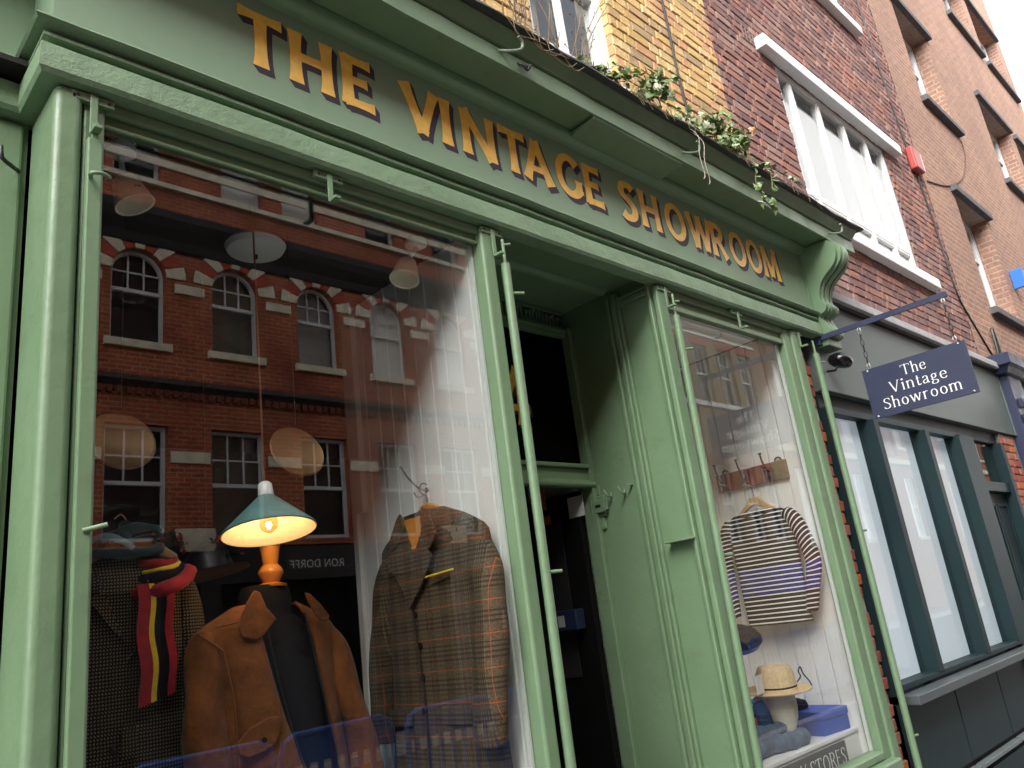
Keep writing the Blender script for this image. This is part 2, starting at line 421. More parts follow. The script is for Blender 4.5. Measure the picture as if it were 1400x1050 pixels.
def letter(ch, org, ux, uz, nrm, sx, sz, mat, parent, tv, th, flare=0, serif=0, shadow=None, shmat=None, fan=.00004):
    org, ux, uz, nrm = Vector(org), Vector(ux), Vector(uz), Vector(nrm)
    qs = glyph_quads(ch, tv, th, flare, serif); mb = MB()
    for i, q in enumerate(qs):
        mb.add([org + ux * (x * sx) + uz * (y * sz) + nrm * (.0012 + fan * i) for x, y in q], [tuple(range(len(q)))])
    o = mb.build("letter", mat, parent)
    if shadow:
        sb = MB()
        for i, q in enumerate(qs):
            w = [(x * sx, y * sz) for x, y in q]
            h = hull(w + [(x + shadow[0], y + shadow[1]) for x, y in w])
            sb.add([org + ux * x + uz * y + nrm * (.0004 + fan * .3 * i) for x, y in h], [tuple(range(len(h)))])
        sb.build("letter_shadow", shmat, o)
    return o

def text(s, org, ux, uz, nrm, h, mat, parent, tv, th, width=None, gap=.1, space=.45, **kw):
    adv = sum((space if c == ' ' else GLY[c][0] + gap) for c in s) - gap
    sx = width / adv if width else h
    x = 0; org = Vector(org)
    for c in s:
        if c != ' ':
            letter(c, org + Vector(ux) * (x * sx), ux, uz, nrm, sx, h, mat, parent, tv, th, **kw)
            x += GLY[c][0] + gap
        else: x += space

# ================================================================== SETTING
def struct(name, mb, mat, **kw):
    o = mb.build(name, mat, **kw); o["kind"] = "structure"; return o

struct("ground", MB().box(-150, 150, -150, 150, -.6, -.13), ASPH)
struct("road", MB().box(-60, 70, -8.25, -2.9, -.129, -.12), ASPH)
struct("pavement", MB().box(-60, 70, -2.75, .3, -.128, 0), PAVE)
struct("kerb", MB().box(-60, 70, -2.9, -2.752, -.128, .002), LCONC)
struct("far_pavement", MB().box(-60, 70, -9.8, -8.4, -.128, 0), PAVE)
struct("far_kerb", MB().box(-60, 70, -8.398, -8.25, -.128, .002), LCONC)

def wall_grid(mb, x0, x1, z0, z1, ops, y, depth, arches=()):
    """wall face at y with openings; reveals run from y to y+depth"""
    xs = sorted({x0, x1, *[o[0] for o in ops], *[o[1] for o in ops]}); zs = sorted({z0, z1, *[o[2] for o in ops], *[o[3] for o in ops]})
    xs = [x for x in xs if x0 <= x <= x1]; zs = [z for z in zs if z0 <= z <= z1]
    for i in range(len(xs) - 1):
        for j in range(len(zs) - 1):
            cx, cz = (xs[i] + xs[i + 1]) / 2, (zs[j] + zs[j + 1]) / 2
            if any(o[0] < cx < o[1] and o[2] < cz < o[3] for o in ops): continue
            mb.quad((xs[i], y, zs[j]), (xs[i + 1], y, zs[j]), (xs[i + 1], y, zs[j + 1]), (xs[i], y, zs[j + 1]))
    yd = y + depth
    for k, (a, b, c, d) in enumerate(ops):
        mb.quad((a, y, c), (a, yd, c), (a, yd, d), (a, y, d)); mb.quad((b, y, c), (b, yd, c), (b, yd, d), (b, y, d))
        mb.quad((a, y, c), (b, y, c), (b, yd, c), (a, yd, c))
        if k in arches:
            r = (b - a) / 2; cx = (a + b) / 2; zs_ = d - r; n = 14
            pa = [(cx - r * math.cos(math.pi * i / n), zs_ + r * math.sin(math.pi * i / n)) for i in range(n + 1)]
            for i in range(n):
                p, q = pa[i], pa[i + 1]
                mb.quad((p[0], y, p[1]), (q[0], y, q[1]), (q[0], y, d), (p[0], y, d))
                mb.quad((p[0], y, p[1]), (q[0], y, q[1]), (q[0], yd, q[1]), (p[0], yd, p[1]))
        else: mb.quad((a, y, d), (b, y, d), (b, yd, d), (a, yd, d))
    return mb

# ------------------------------------------------------------------ single bricks
def brick_mesh(name, w, mat, h=.065, dep=.1):
    me = bpy.data.meshes.new(name); j = lambda s: random.uniform(-s, s)
    e = .005; vs = []
    for (x, z) in ((0, 0), (w, 0), (w, h), (0, h)): vs.append((x + j(.002), dep, z + j(.002)))
    for (x, z) in ((0, 0), (w, 0), (w, h), (0, h)): vs.append((vs[len(vs) - 4][0], e + j(.002), vs[len(vs) - 4][2]))
    for (x, z) in ((e, e), (w - e, e), (w - e, h - e), (e, h - e)): vs.append((x + j(.003), j(.0025), z + j(.002)))
    fs = []
    for a in (0, 4):
        for i in range(4):
            k = (i + 1) % 4; fs.append((a + i, a + k, a + 4 + k, a + 4 + i))
    fs.append((8, 9, 10, 11))
    me.from_pydata(vs, [], fs); me.materials.append(mat); return me

def brick_courses(x0, x1, z0, z1, ops, keep=None):
    """Flemish bond: list of (x, z, width)"""
    out = []; row = int(math.floor(z0 / .075)); z = row * .075
    while z < z1:
        x = x0 - (0 if row % 2 else .165); k = row % 2
        while x < x1 - .02:
            w = .215 if k % 2 == 0 else .1025
            a, b = max(x, x0), min(x + w, x1)
            for o in ops:
                if o[2] - .04 < z + .03 < o[3] and b > o[0] and a < o[1]:
                    if a < o[0] - .03: b = o[0]
                    elif b > o[1] + .03: a = o[1]
                    else: b = a
            if b - a > .03 and (keep is None or keep(a, b, z)): out.append((a, z, b - a))
            x += w + .01; k += 1
        z += .075; row += 1
    return out

def lay_bricks(cs, y, mat, parent, limit, key, stuff_name):
    cs = sorted(cs, key=key); cache = {}; g = ORG[parent]
    for i, (x, z, w) in enumerate(cs[:limit]):
        q = round(w, 2); v = i % 3
        if (q, v) not in cache: cache[(q, v)] = brick_mesh("brick", q, mat)
        o = bpy.data.objects.new("brick", cache[(q, v)]); col.objects.link(o); o.parent = parent
        o.location = Vector((x, y + random.uniform(-.003, .003), z)) - g
    if cs[limit:]:
        mb = MB()
        for x, z, w in cs[limit:]:
            q = round(w, 2)
            if (q, 0) not in cache: cache[(q, 0)] = brick_mesh("brick", q, mat)
            me = cache[(q, 0)]; dy = y + random.uniform(-.003, .003)
            mb.add([(v.co.x + x, v.co.y + dy, v.co.z + z) for v in me.vertices], [tuple(p.vertices) for p in me.polygons])
        o = mb.build(stuff_name, mat, parent); o["kind"] = "stuff"

# ------------------------------------------------------------------ windows
def frame_rect(mb, x0, x1, z0, z1, y0, y1, t, tb=None):
    tb = tb or t
    mb.box(x0, x0 + t, y0, y1, z0, z1); mb.box(x1 - t, x1, y0, y1, z0, z1)
    mb.box(x0 + t, x1 - t, y0, y1, z0, z0 + tb); mb.box(x0 + t, x1 - t, y0, y1, z1 - t, z1)

def arched_frame(mb, xc, w, z0, z1, y0, y1, t):
    r = w / 2; zs = z1 - r
    n = 14
    out = [(xc + r * math.cos(math.pi * i / n), zs + r * math.sin(math.pi * i / n)) for i in range(n + 1)]
    inn = [(xc + (r - t) * math.cos(math.pi * i / n), zs + (r - t) * math.sin(math.pi * i / n)) for i in range(n + 1)]
    rings = []
    for o, q in zip(out, inn): rings.append([(o[0], y0, o[1]), (q[0], y0, q[1]), (q[0], y1, q[1]), (o[0], y1, o[1])])
    mb.loft(rings, True, True, True)
    mb.box(xc - r, xc - r + t, y0, y1, z0, zs); mb.box(xc + r - t, xc + r, y0, y1, z0, zs)
    mb.box(xc - r + t, xc + r - t, y0, y1, z0, z0 + t * 1.3)

def sash_window(parent, xc, z0, z1, w, y, inward, arched, fmat, panes=(3, 2), backing=None, sill=None, split=.5, lower_open=False):
    """y: wall face; inward: +1/-1, direction into the building"""
    r = w / 2; ya = y + inward * .12; yb = y + inward * .19; lo, hi = min(ya, yb), max(ya, yb)
    fr = MB()
    if arched: arched_frame(fr, xc, w, z0, z1, lo, hi, .05)
    else: frame_rect(fr, xc - r, xc + r, z0, z1, lo, hi, .05, .07)
    zm = z0 + (z1 - z0) * split
    fr.box(xc - r + .05, xc + r - .05, lo - .005, hi + .005, zm - .03, zm + .03)
    m = (lo + hi) / 2
    zt = z1 - .05
    nx, nz = panes
    for i in range(1, nx):
        x = xc - r + .05 + (w - .1) * i / nx
        top = zt if not arched else z1 - r + math.sqrt(max((r - .05) ** 2 - (x - xc) ** 2, 0))
        fr.box(x - .012, x + .012, m - .015, m + .015, zm + .03, top)
    for j in range(1, nz):
        z = zm + (zt - zm) * j / nz
        ww = r - .05 if not arched or z < z1 - r else math.sqrt(max((r - .05) ** 2 - (z - z1 + r) ** 2, 0))
        fr.box(xc - ww, xc + ww, m - .014, m + .014, z - .012, z + .012)
    f = fr.build("window", fmat, parent)
    pm = MB(); yg = m + inward * .02
    def outline(r2):
        if not arched: return [(xc - r2, z0 + .02), (xc + r2, z0 + .02), (xc + r2, z1 - .02), (xc - r2, z1 - .02)]
        zs = z1 - r
        return [(xc - r2, z0 + .02), (xc + r2, z0 + .02)] + [(xc + r2 * math.cos(math.pi * i / 14), zs + r2 * math.sin(math.pi * i / 14)) for i in range(15)]
    pm.add([(x, yg, z) for x, z in outline(r - .02)], [tuple(range(len(outline(r - .02))))])
    pm.build("pane", GLASS_W if backing is BLIND else GLASS_B, f)
    yb2 = yg + inward * (.03 if backing is BLIND else .14)
    bk = MB(); bk.add([(x, yb2, z) for x, z in outline(r + .01)], [tuple(range(len(outline(r))))])
    bk.build("blind_backing" if backing is not None else "dark_room", backing or DARKIN, f)
    if sill:
        s0, s1 = sorted((y - inward * .07, y + inward * .12))
        MB().box(xc - r - .09, xc + r + .09, s0, s1, z0 - .13, z0 - .001).build("sill", sill, f, bevel=.008)
    return f

BLIND = plain("white_window_blind", (.80, .80, .78), .8, .05, scale=3)
DULL = plain("dull_curtain", (.16, .13, .10), .8, .3, scale=4)

# ------------------------------------------------------------------ opposite side of the street (seen in the glass)
YO = -9.9
opp = thing("red_brick_building", "ornate red brick building across the street with striped arches over its windows", "building", (6, YO, 0))
X0, X1 = -26.0, 18.6
arch_x = [-8.7, -7.1, -5.5, -3.9, -2.3, -.67, .93, 2.53, 4.13, 5.74, 7.34, 8.93, 10.53, 12.13, 13.73, 15.33, 16.93]
ops = []; arches = set()
for x in arch_x:
    arches.add(len(ops)); ops.append((x - .42, x + .42, 6.42, 8.02))
for x in arch_x: ops.append((x - .46, x + .46, 3.3, 5.08))
up_x = [-6, -4.3, -2.6, -.9, .8, 2.3, 4.08, 5.9, 7.08, 8.95, 10.7, 12.6, 14.3, 16.4]
for x in up_x: ops.append((x - .38, x + .38, 9.38, 10.75))
wall_grid(MB(), X0, X1, 3.2, 12.9, ops, YO, -.2, arches).build("wall", OPPB, opp)
body = MB().box(X0, X1, YO - 9, YO - .45, 0, 12.9); body.build("building_body", OPPB, opp)
for i, x in enumerate(arch_x):
    sash_window(opp, x, 6.42, 8.02, .84, YO, -1, True, GREYP if x < 8 else WHITE, (3, 2), BLIND if x in (8.93, 10.53) else (LCONC if x == 7.34 else DULL if i % 3 == 0 else None), OFFW, .56)  # white and pale concrete backings stand in for sky reflected in the panes
    sash_window(opp, x, 3.3, 5.08, .92, YO, -1, False, GREYP, (3, 2), DULL if i % 2 else None, None, .5)
    # striped arch: white stones between red ones
    n = 9
    for k in range(n):
        a0 = math.pi * (k + .04) / n; a1 = math.pi * (k + .96) / n
        ri, ro = .425, (.80 if k == 4 else .74) if k % 2 == 0 else .69
        pts = []
        zs = 8.02 - .42
        for rad, aa in ((ri, a0), (ro, a0), (ro, (a0 + a1) / 2), (ro, a1), (ri, a1), (ri, (a0 + a1) / 2)):
            pts.append((x + rad * math.cos(aa), YO + .002, zs + rad * math.sin(aa)))
        MB().prism(pts, (0, .03 if k % 2 == 0 else .02, 0)).build("voussoir", OFFW if k % 2 == 0 else REDST, opp)
for a, b in zip([X0 + .5] + arch_x, arch_x + [X1 - .5]):
    if b - a > .9: MB().box(a + .56, b - .56, YO + .002, YO + .035, 7.36, 7.52).build("stone_band", OFFW, opp)
    if b - a > .9: MB().box(a + .50, b - .50, YO + .002, YO + .03, 4.50, 4.68).build("stone_band", OFFW, opp)
MB().sweep([(0, 8.08), (.06, 8.12), (.10, 8.26), (.26, 8.40), (.34, 8.52), (.34, 8.66), (0, 8.74)], [(X1, YO), (X0, YO)]).build("cornice", plain("sooty_stone", (.014, .012, .013), .8, .3), opp)
MB().sweep([(0, 5.66), (.05, 5.70), (.12, 5.74), (.12, 5.82), (0, 5.86)], [(X1, YO), (X0, YO)]).build("cornice", plain("sooty_stone_low", (.06, .05, .045), .8, .3), opp)
dm = MB(); x = X0
while x < X1:
    dm.box(x, x + .07, YO, YO + .06, 5.54, 5.65); x += .14
d = dm.build("dentil_course", plain("dark_red_brick", (.16, .05, .03), .85, .2), opp); d["kind"] = "stuff"
MB().box(X0, X1, YO + .002, YO + .04, 9.66, 9.80).build("stone_band", OFFW, opp)
MB().box(X0, X1, YO + .003, YO + .09, 9.24, 9.33).build("sill_band", OFFW, opp)
for i, x in enumerate(up_x):
    sash_window(opp, x, 9.38, 10.75, .76, YO, -1, False, GREYP if x not in (5.9, 7.08) else WHITE, (2, 1), BLIND if x in (5.9, 7.08) else None, None, .42)
MB().sweep([(0, 12.5), (.12, 12.6), (.3, 12.8), (.3, 12.95), (0, 13.0)], [(X1, YO), (X0, YO)]).build("cornice", OFFW, opp)
# ground floor shop opposite
gs = thing("dark_shop_opposite", "dark shopfront across the street with pale lettering, seen mirrored in the glass", "shop", (6, YO, 0))
MB().box(X0, X1, YO - .02, YO + .10, 2.62, 3.16).build("fascia_board", BLACK, gs)
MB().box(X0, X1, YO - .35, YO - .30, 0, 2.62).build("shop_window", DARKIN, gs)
for x in (-2, .1, 2.2, 4.3, 5.2, 7.9, 10, 12.4, 14.6, 16.9):
    MB().box(x - .16, x + .16, YO - .3, YO + .08, 0, 2.62).build("pilaster", BLACK, gs)
text("RON DORFF", (7.52, YO + .10, 2.80), (-1, 0, 0), (0, 0, 1), (0, 1, 0), .13, LETW, gs, .10, .09, width=1.02)
for x in (3.2, 4.95, 10.0):
    lab_ = {3.2: "leftmost of the pale blank boards above the dark shop mirrored in the window", 4.95: "pale blank board between two red flower baskets, mirrored left of the green lamp", 10.0: "pale blank board above the dark shop mirrored near the tweed jacket"}[x]
    t_ = MB().box(x - .3, x + .3, YO + .12, YO + .16, 3.12, 3.46)
    tag(t_.build("sign_board", OFFW, org=(x, YO + .12, 3.12)), lab_, "sign", "pale boards across the street")
LEAF2 = plain("dark_leaf", (.03, .06, .02), .6, .4)
PETAL = plain("red_petal", (.45, .02, .03), .6, .2)
for x in (2.75, 4.5, 5.4, 9.6):
    b = thing("hanging_basket", {2.75: "red geranium basket left of the leftmost pale board across the street", 4.5: "red geranium basket just left of the pale board mirrored beside the green lamp", 5.4: "red geranium basket just right of the pale board mirrored beside the green lamp", 9.6: "red geranium basket across the street mirrored near the tweed jacket"}[x], "flower basket", (x, YO + .25, 3.0), "flower baskets across the street")
    MB().lathe([(.02, 2.98), (.14, 3.05), (.18, 3.16)], (x, YO + .25, 0), 12).build("basket", DSTEEL, b)
    lf = MB(); pf = MB()
    for k in range(150):
        p = Vector((random.gauss(0, .1), random.gauss(0, .08), 3.22 + random.gauss(0, .08)))
        s = random.uniform(.02, .045); a = random.uniform(0, 6.28); c, sn = math.cos(a) * s, math.sin(a) * s
        q = [(x + p.x + c, YO + .25 + p.y, p.z + sn), (x + p.x - sn, YO + .27 + p.y, p.z + c), (x + p.x - c, YO + .25 + p.y, p.z - sn), (x + p.x + sn, YO + .23 + p.y, p.z - c)]
        (pf if k % 4 == 0 else lf).quad(*q)
    lf.build("foliage", LEAF2, b); pf.build("flower", PETAL, b)

# yellow stock-brick building further along, and the orange one after it
oy = thing("stock_brick_building", "stock brick building across the street with white cornice and red window heads", "building", (22, YO, 0))
Xa, Xb = 18.62, 24.0
wy = [19.4, 20.65, 22.05, 23.3]
ops = [(x - .42, x + .42, 7.12, 9.0) for x in wy] + [(x - .42, x + .42, 2.9, 5.2) for x in wy]
wall_grid(MB(), Xa, Xb, 0, 9.9, ops, YO, -.2).build("wall", OPPY, oy)
MB().box(Xa, Xb, YO - 9, YO - .45, 0, 9.9).build("building_body", OPPY, oy)
MB().sweep([(0, 9.5), (.1, 9.55), (.18, 9.7), (.42, 9.82), (.46, 10.0), (0, 10.1)], [(Xb, YO), (Xa, YO)]).build("cornice", WHITE, oy)
MB().box(Xa, Xb, YO + .002, YO + .06, 9.26, 9.34).build("stone_band", WHITE, oy)
MB().box(Xa, Xb, YO + .002, YO + .12, 6.94, 7.08).build("stone_band", WHITE, oy)
for x in wy:
    sash_window(oy, x, 7.12, 9.0, .84, YO, -1, False, WHITE, (3, 2), None, None)
    sash_window(oy, x, 2.9, 5.2, .84, YO, -1, False, WHITE, (3, 2), DULL, None)
    MB().prism([(x - .46, YO + .002, 8.98), (x + .46, YO + .002, 8.98), (x + .52, YO + .002, 9.22), (x - .52, YO + .002, 9.22)], (0, .02, 0)).build("window_head", REDST, oy)
    MB().prism([(x + .56 * math.cos(a), YO + .002, 5.2 + .56 * math.sin(a)) for a in [math.pi * i / 12 for i in range(13)]], (0, .02, 0)).build("window_head", OPPO, oy)
oo = thing("orange_brick_building", "tall orange brick and terracotta building further along across the street", "building", (32, YO, 0))
Xa, Xb = 24.02, 48.0
wo_ = [25.7, 27.9, 30.4, 33, 35.5, 38.2, 41, 44, 46.5]
ops = [(x - .6, x + .6, 6.6, 9.2) for x in wo_] + [(x - .6, x + .6, 2.8, 5.3) for x in wo_]
wall_grid(MB(), Xa, Xb, 0, 12.5, ops, YO, -.2).build("wall", OPPO, oo)
MB().box(Xa, Xb, YO - 9, YO - .45, 0, 12.5).build("building_body", OPPO, oo)
for x in wo_:
    sash_window(oo, x, 6.6, 9.2, 1.2, YO, -1, False, WHITE, (3, 2), BLIND, OFFW)
    sash_window(oo, x, 2.8, 5.3, 1.2, YO, -1, False, WHITE, (3, 2), BLIND, OFFW)
    for s in (-.85, .85): MB().box(x + s - .09, x + s + .09, YO + .002, YO + .14, 6.2, 10.2).build("pilaster", OPPO, oo)
for z in (5.8, 9.7): MB().box(Xa, Xb, YO + .002, YO + .16, z, z + .22).build("stone_band", OFFW, oo)
MB().sweep([(0, 12.2), (.2, 12.3), (.4, 12.5), (.4, 12.7), (0, 12.8)], [(Xb, YO), (Xa, YO)]).build("cornice", OFFW, oo)

# ================================================================== THE GREEN SHOPFRONT
sf = thing("shopfront", "sage green painted wooden shopfront with gold lettering on its fascia", "shopfront", (2.6, 0, 0))
BRK = [(-6, .22), (.47, .22), (.47, 0), (5.04, 0)]
def S(mb, name, mat=GREEN, **kw):
    return mb.build(name, mat, sf, **kw)
def seg(path, n=40):
    """finer stations along the long run so the moulding can be slightly uneven"""
    out = []
    for i in range(len(path) - 1):
        (a, b), (c, d) = path[i], path[i + 1]; k = n if math.hypot(c - a, d - b) > 1 else 1
        out += [(a + (c - a) * j / k, b + (d - b) * j / k) for j in range(k)]
    return out + [path[-1]]
def wobble(mb, amp, amz=None):
    rnd = random.Random(3); ph = [rnd.uniform(0, 6) for _ in range(6)]
    mb.v = [(x, y + amp * (math.sin(x * 9 + ph[0] + z * 40) + .6 * math.sin(x * 23 + ph[1])), z + (amz or amp) * (math.sin(x * 5.3 + ph[2]) + .5 * math.sin(x * 17 + ph[3] + y * 30))) for x, y, z in mb.v]
    return mb
arch_prof = [(-.03, 3.055), (.034, 3.058), (.042, 3.072), (.042, 3.12), (.040, 3.148), (.012, 3.158), (.010, 3.172), (.034, 3.178), (.034, 3.188), (.014, 3.194), (.018, 3.206), (.054, 3.211), (.061, 3.219), (.055, 3.229), (-.03, 3.238)]
S(wobble(MB().sweep(arch_prof, seg(BRK, 90)), .0012), "architrave", GREENR, smooth=18)
fb = MB().sweep([(-.05, 3.2), (.008, 3.2), (.008, 3.76), (-.05, 3.76)], BRK)
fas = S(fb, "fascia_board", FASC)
CPATH = [(-6, .22), (.47, .22), (.47, 0), (5.5, 0)]
bed = [(0, 3.655), (.018, 3.662), (.045, 3.672), (.062, 3.69), (.066, 3.706), (0, 3.715)]
S(MB().sweep(bed, [(-6, .22), (.47, .22), (.47, 0), (5.06, 0)]), "bed_moulding", GREEN, smooth=40)
cor = [(0, 3.712), (.205, 3.708), (.213, 3.698), (.220, 3.704), (.220, 3.786), (.205, 3.79), (.205, 3.798), (.226, 3.802), (.236, 3.82), (.256, 3.838), (.268, 3.858), (.268, 3.864), (0, 3.88)]
cornice = S(wobble(MB().sweep(cor, seg(CPATH, 60)), .0012), "cornice", GREEN, smooth=35)
lead = S(wobble(MB().sweep([(-.14, 3.892), (.285, 3.866), (.297, 3.872), (.29, 3.888), (.2, 3.9), (-.14, 3.925)], seg([(-6, .22), (.47, .22), (.47, 0), (5.57, 0)], 110)), .004, .004), "lead_flashing", LEAD, smooth=50)
# boxed-in stretch of soffit
S(MB().prism([(2.64, -.066, 3.668), (2.64, -.214, 3.688), (2.64, -.214, 3.70), (2.64, -.05, 3.70)], (.72, 0, 0)), "soffit_box", GREEN, bevel=.006)
# scrolled console at the right end
cp = [(-.0, 3.70), (-.20, 3.70), (-.255, 3.665), (-.272, 3.61), (-.262, 3.55), (-.225, 3.505), (-.165, 3.465), (-.115, 3.42), (-.088, 3.36), (-.082, 3.31), (-.105, 3.28), (-.112, 3.255), (-.095, 3.225), (-.05, 3.205), (-.06, 3.16), (-.085, 3.12), (-.10, 3.085), (-.085, 3.055), (-.04, 3.05), (0, 3.06)]
cs = [tuple(p) for p in smooth_path([Vector((y, z, 0)) for y, z in cp], 3)]
con = MB()
def con_slab(x0, x1, k):
    con.prism([(x0, p[0] * k, p[1]) for p in cs], (x1 - x0, 0, 0))
con_slab(5.05, 5.085, .93); con_slab(5.085, 5.105, 1.0); con_slab(5.105, 5.125, .92); con_slab(5.125, 5.175, 1.02); con_slab(5.175, 5.195, .92); con_slab(5.195, 5.215, 1.0); con_slab(5.215, 5.25, .93)
S(con, "console_bracket", GREEN, smooth=40)
S(MB().box(5.045, 5.26, -.06, .10, 2.99, 3.045), "console_block", GREEN, bevel=.008)
S(MB().box(5.04, 5.27, -.02, .12, 3.05, 3.712), "end_board", GREEN)
# left pilaster and the set-back bay beyond it
S(MB().box(.475, .548, -.012, .235, 0, 3.056), "pilaster", GREEN, bevel=.022)
S(MB().box(-6, .47, .235, .30, 0, 3.06), "side_panel", GREEN)
S(MB().box(.36, .455, .215, .234, 0, 3.04), "cover_strip", GREEN, bevel=.008)
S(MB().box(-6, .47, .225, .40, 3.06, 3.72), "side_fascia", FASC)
# ---- window one
w1 = S(MB().box(.598, 2.03, .03, .07, 2.992, 3.06), "window_frame", GREEN, bevel=.004)
def F(mb, name, parent=None, mat=GREEN, **kw): return mb.build(name, mat, parent or w1, **kw)
F(MB().box(.552, .607, .004, .075, .30, 3.052), "stile", bevel=.006)
F(MB().box(2.018, 2.085, -.006, .09, .30, 3.052), "stile", bevel=.014)
F(MB().box(.607, 2.018, .008, .029, 3.018, 3.054), "head_bead", bevel=.006)
F(MB().box(.607, 2.018, .018, .032, 2.976, 2.99), "head_bead", bevel=.005)
F(MB().box(.552, 2.085, -.03, .12, .22, .30), "sill", bevel=.01)
F(MB().box(.600, 2.022, .049, .053, .30, 2.99), "glass_pane", mat=GLASS_A)
F(MB().box(2.006, 2.016, .055, .075, .35, 2.99), "inner_bead", mat=WHITE)
S(MB().box(.552, 2.085, .02, .12, 0, .22), "stall_riser", GREEN)
# ---- recess: ceiling, reveals, door frame
S(MB().box(2.03, 3.30, .0, .66, 3.125, 3.19), "recess_ceiling", GREEN)
S(MB().sweep([(0, 3.098), (.012, 3.10), (.03, 3.112), (.035, 3.124), (0, 3.124)], [(2.09, .305), (3.17, .305)]), "ceiling_moulding", GREEN, smooth=40)
S(MB().box(2.05, 2.085, .091, .66, 0, 3.124), "reveal", GREEN)
S(MB().box(3.205, 3.235, .28, .66, 0, 3.124), "reveal", GREEN)
rv = S(MB().box(3.2235, 3.235, .03, .28, 0, 3.124), "reveal_panel", GREEN)
for a, b, c in ((.292, .314, .020), (.272, .291, .006), (.250, .271, .018), (.230, .249, .007)):
    MB().box(3.205 - c, 3.2233, a, b, 0, 3.045 + a * .2).build("moulding", GREEN, rv, bevel=.005)
for z, c in ((3.05, .012), (3.03, .005), (3.012, .009)):
    MB().box(3.207 - c, 3.2233, .03, .233, z, z + .016).build("moulding", GREEN, rv, bevel=.004)
MB().box(3.192, 3.2233, .0301, .050, 0, 3.10).build("moulding", GREEN, rv, bevel=.005)
df = S(MB().box(2.10, 2.17, .585, .66, 0, 3.02), "door_frame", GREEN)
MB().box(3.170, 3.2049, .575, .66, 0, 3.02).build("jamb", GREEN, df, bevel=.005)
MB().box(2.17, 3.17, .60, .66, 2.965, 3.02).build("head", GREEN, df, bevel=.006)
MB().box(2.17, 3.17, .585, .60, 2.99, 3.01).build("head_bead", GREEN, df, bevel=.004)
MB().box(2.17, 3.185, .575, .65, 2.225, 2.245).build("transom", GREEN, df, bevel=.004)
MB().sweep([(0, 2.125), (.05, 2.125), (.055, 2.135), (.045, 2.15), (.025, 2.165), (.02, 2.22), (0, 2.22)], [(2.17, .62), (3.20, .62)]).build("transom", GREEN, df, smooth=40)
# open-work vent over the door
vt = S(MB().box(2.17, 3.17, .625, .65, 3.02, 3.124), "vent_grille", plain("dark_green_vent", (.03, .05, .028), .6, .2))
vb = MB(); x = 2.19
rv_ = random.Random(5)
while x < 3.15:
    h = rv_.choice((.05, .055, .062, .07)); w = rv_.choice((.008, .011, .014))
    vb.box(x, x + w, .612, .624, 3.035, 3.035 + h)
    if rv_.random() < .4: vb.box(x + w, x + w + .016, .613, .6235, 3.035 + h * .8, 3.035 + h)
    if rv_.random() < .3: vb.box(x + w, x + w + .016, .613, .6235, 3.036, 3.046)
    x += w + rv_.choice((.012, .016, .02))
vb.build("grille_bar", GREEN, vt)
MB().box(2.17, 3.17, .606, .624, 3.022, 3.033).build("grille_rail", GREEN, vt)
MB().box(2.17, 3.17, .606, .624, 3.108, 3.118).build("grille_rail", GREEN, vt)
fl = S(MB().box(2.17, 3.17, .63, .634, 2.245, 2.965), "fanlight", glass("fanlight_glass", .6, f0=.0, tint=(.25, .25, .25)))
text("14", (2.50, .629, 2.44), (1, 0, 0), (0, 0, 1), (0, -1, 0), .30, GOLD, fl, .20, .12, width=.34, flare=.5, shadow=(.016, -.02), shmat=PURP)
# ---- window two
w2 = S(MB().box(3.29, 4.56, .03, .07, 2.955, 3.06), "window_frame", GREEN, bevel=.004)
F(MB().box(3.2136, 3.292, -.004, .029, .47, 3.052), "stile", w2, bevel=.01)
F(MB().box(3.236, 3.292, .0295, .09, .47, 3.052), "stile", w2)
F(MB().box(4.55, 4.64, .006, .09, .47, 3.052), "stile", w2, bevel=.012)
F(MB().box(4.641, 4.735, -.008, .09, .0, 3.052), "stile", w2, bevel=.016)
F(MB().box(3.292, 4.55, .008, .029, 3.015, 3.054), "head_bead", w2, bevel=.006)
F(MB().box(3.292, 4.55, .016, .032, 2.944, 2.975), "head_bead", w2, bevel=.005)
F(MB().box(3.292, 4.549, .0, .09, .56, .605), "sill", w2, bevel=.012)
F(MB().box(3.21, 4.64, -.05, .09, .47, .559), "sill", w2, bevel=.014)
F(MB().box(3.28, 4.556, .049, .053, .60, 2.96), "glass_pane", w2, GLASS_D)
F(MB().box(4.536, 4.549, .056, .075, .60, 2.955), "inner_bead", w2, WHITE)
S(MB().box(3.21, 4.64, .0, .12, 0, .469), "stall_riser", GREEN)
# ---- steel posts, brackets, pegs and hooks
def post(p0, p1, r, rod=None, pegs=()):
    d = Vector(p1) - Vector(p0)
    o = S(MB().tube([p0, p1], r, 8), "shutter_post", GREEN, smooth=50)
    if rod: MB().tube([p1, Vector(p1) + d.normalized() * rod], .007, 8).build("rod", GREEN, o, smooth=50)
    for z, v in pegs:
        q = Vector(p0) + d * ((z - p0[2]) / d.z)
        MB().tube([q, q + Vector(v)], .0065, 8).build("peg", GREEN, o, smooth=50)
    return o
post((2.098, -.028, .2), (2.112, -.028, 2.89), .0185, .11, [(2.76, (.055, -.03, .0)), (1.66, (.06, -.025, 0)), (2.975, (.03, -.012, .006))])
post((3.235, -.030, .2), (3.305, -.030, 2.885), .0185, .12, [(2.70, (.05, -.03, .004)), (1.68, (.075, -.02, 0)), (2.965, (.03, -.015, 0))])
post((4.86, -.030, .1), (4.87, -.030, 2.91), .021, .09, [(2.85, (.06, -.02, .005)), (1.77, (.05, -.02, 0)), (.62, (.05, -.02, 0))])
lb = S(MB().box(.556, .594, -.028, -.006, .2, 2.90), "shutter_post", GREEN, bevel=.004)
MB().tube([(.575, -.018, 2.90), (.575, -.018, 2.955)], .011, 4).build("rod", GREEN, lb)
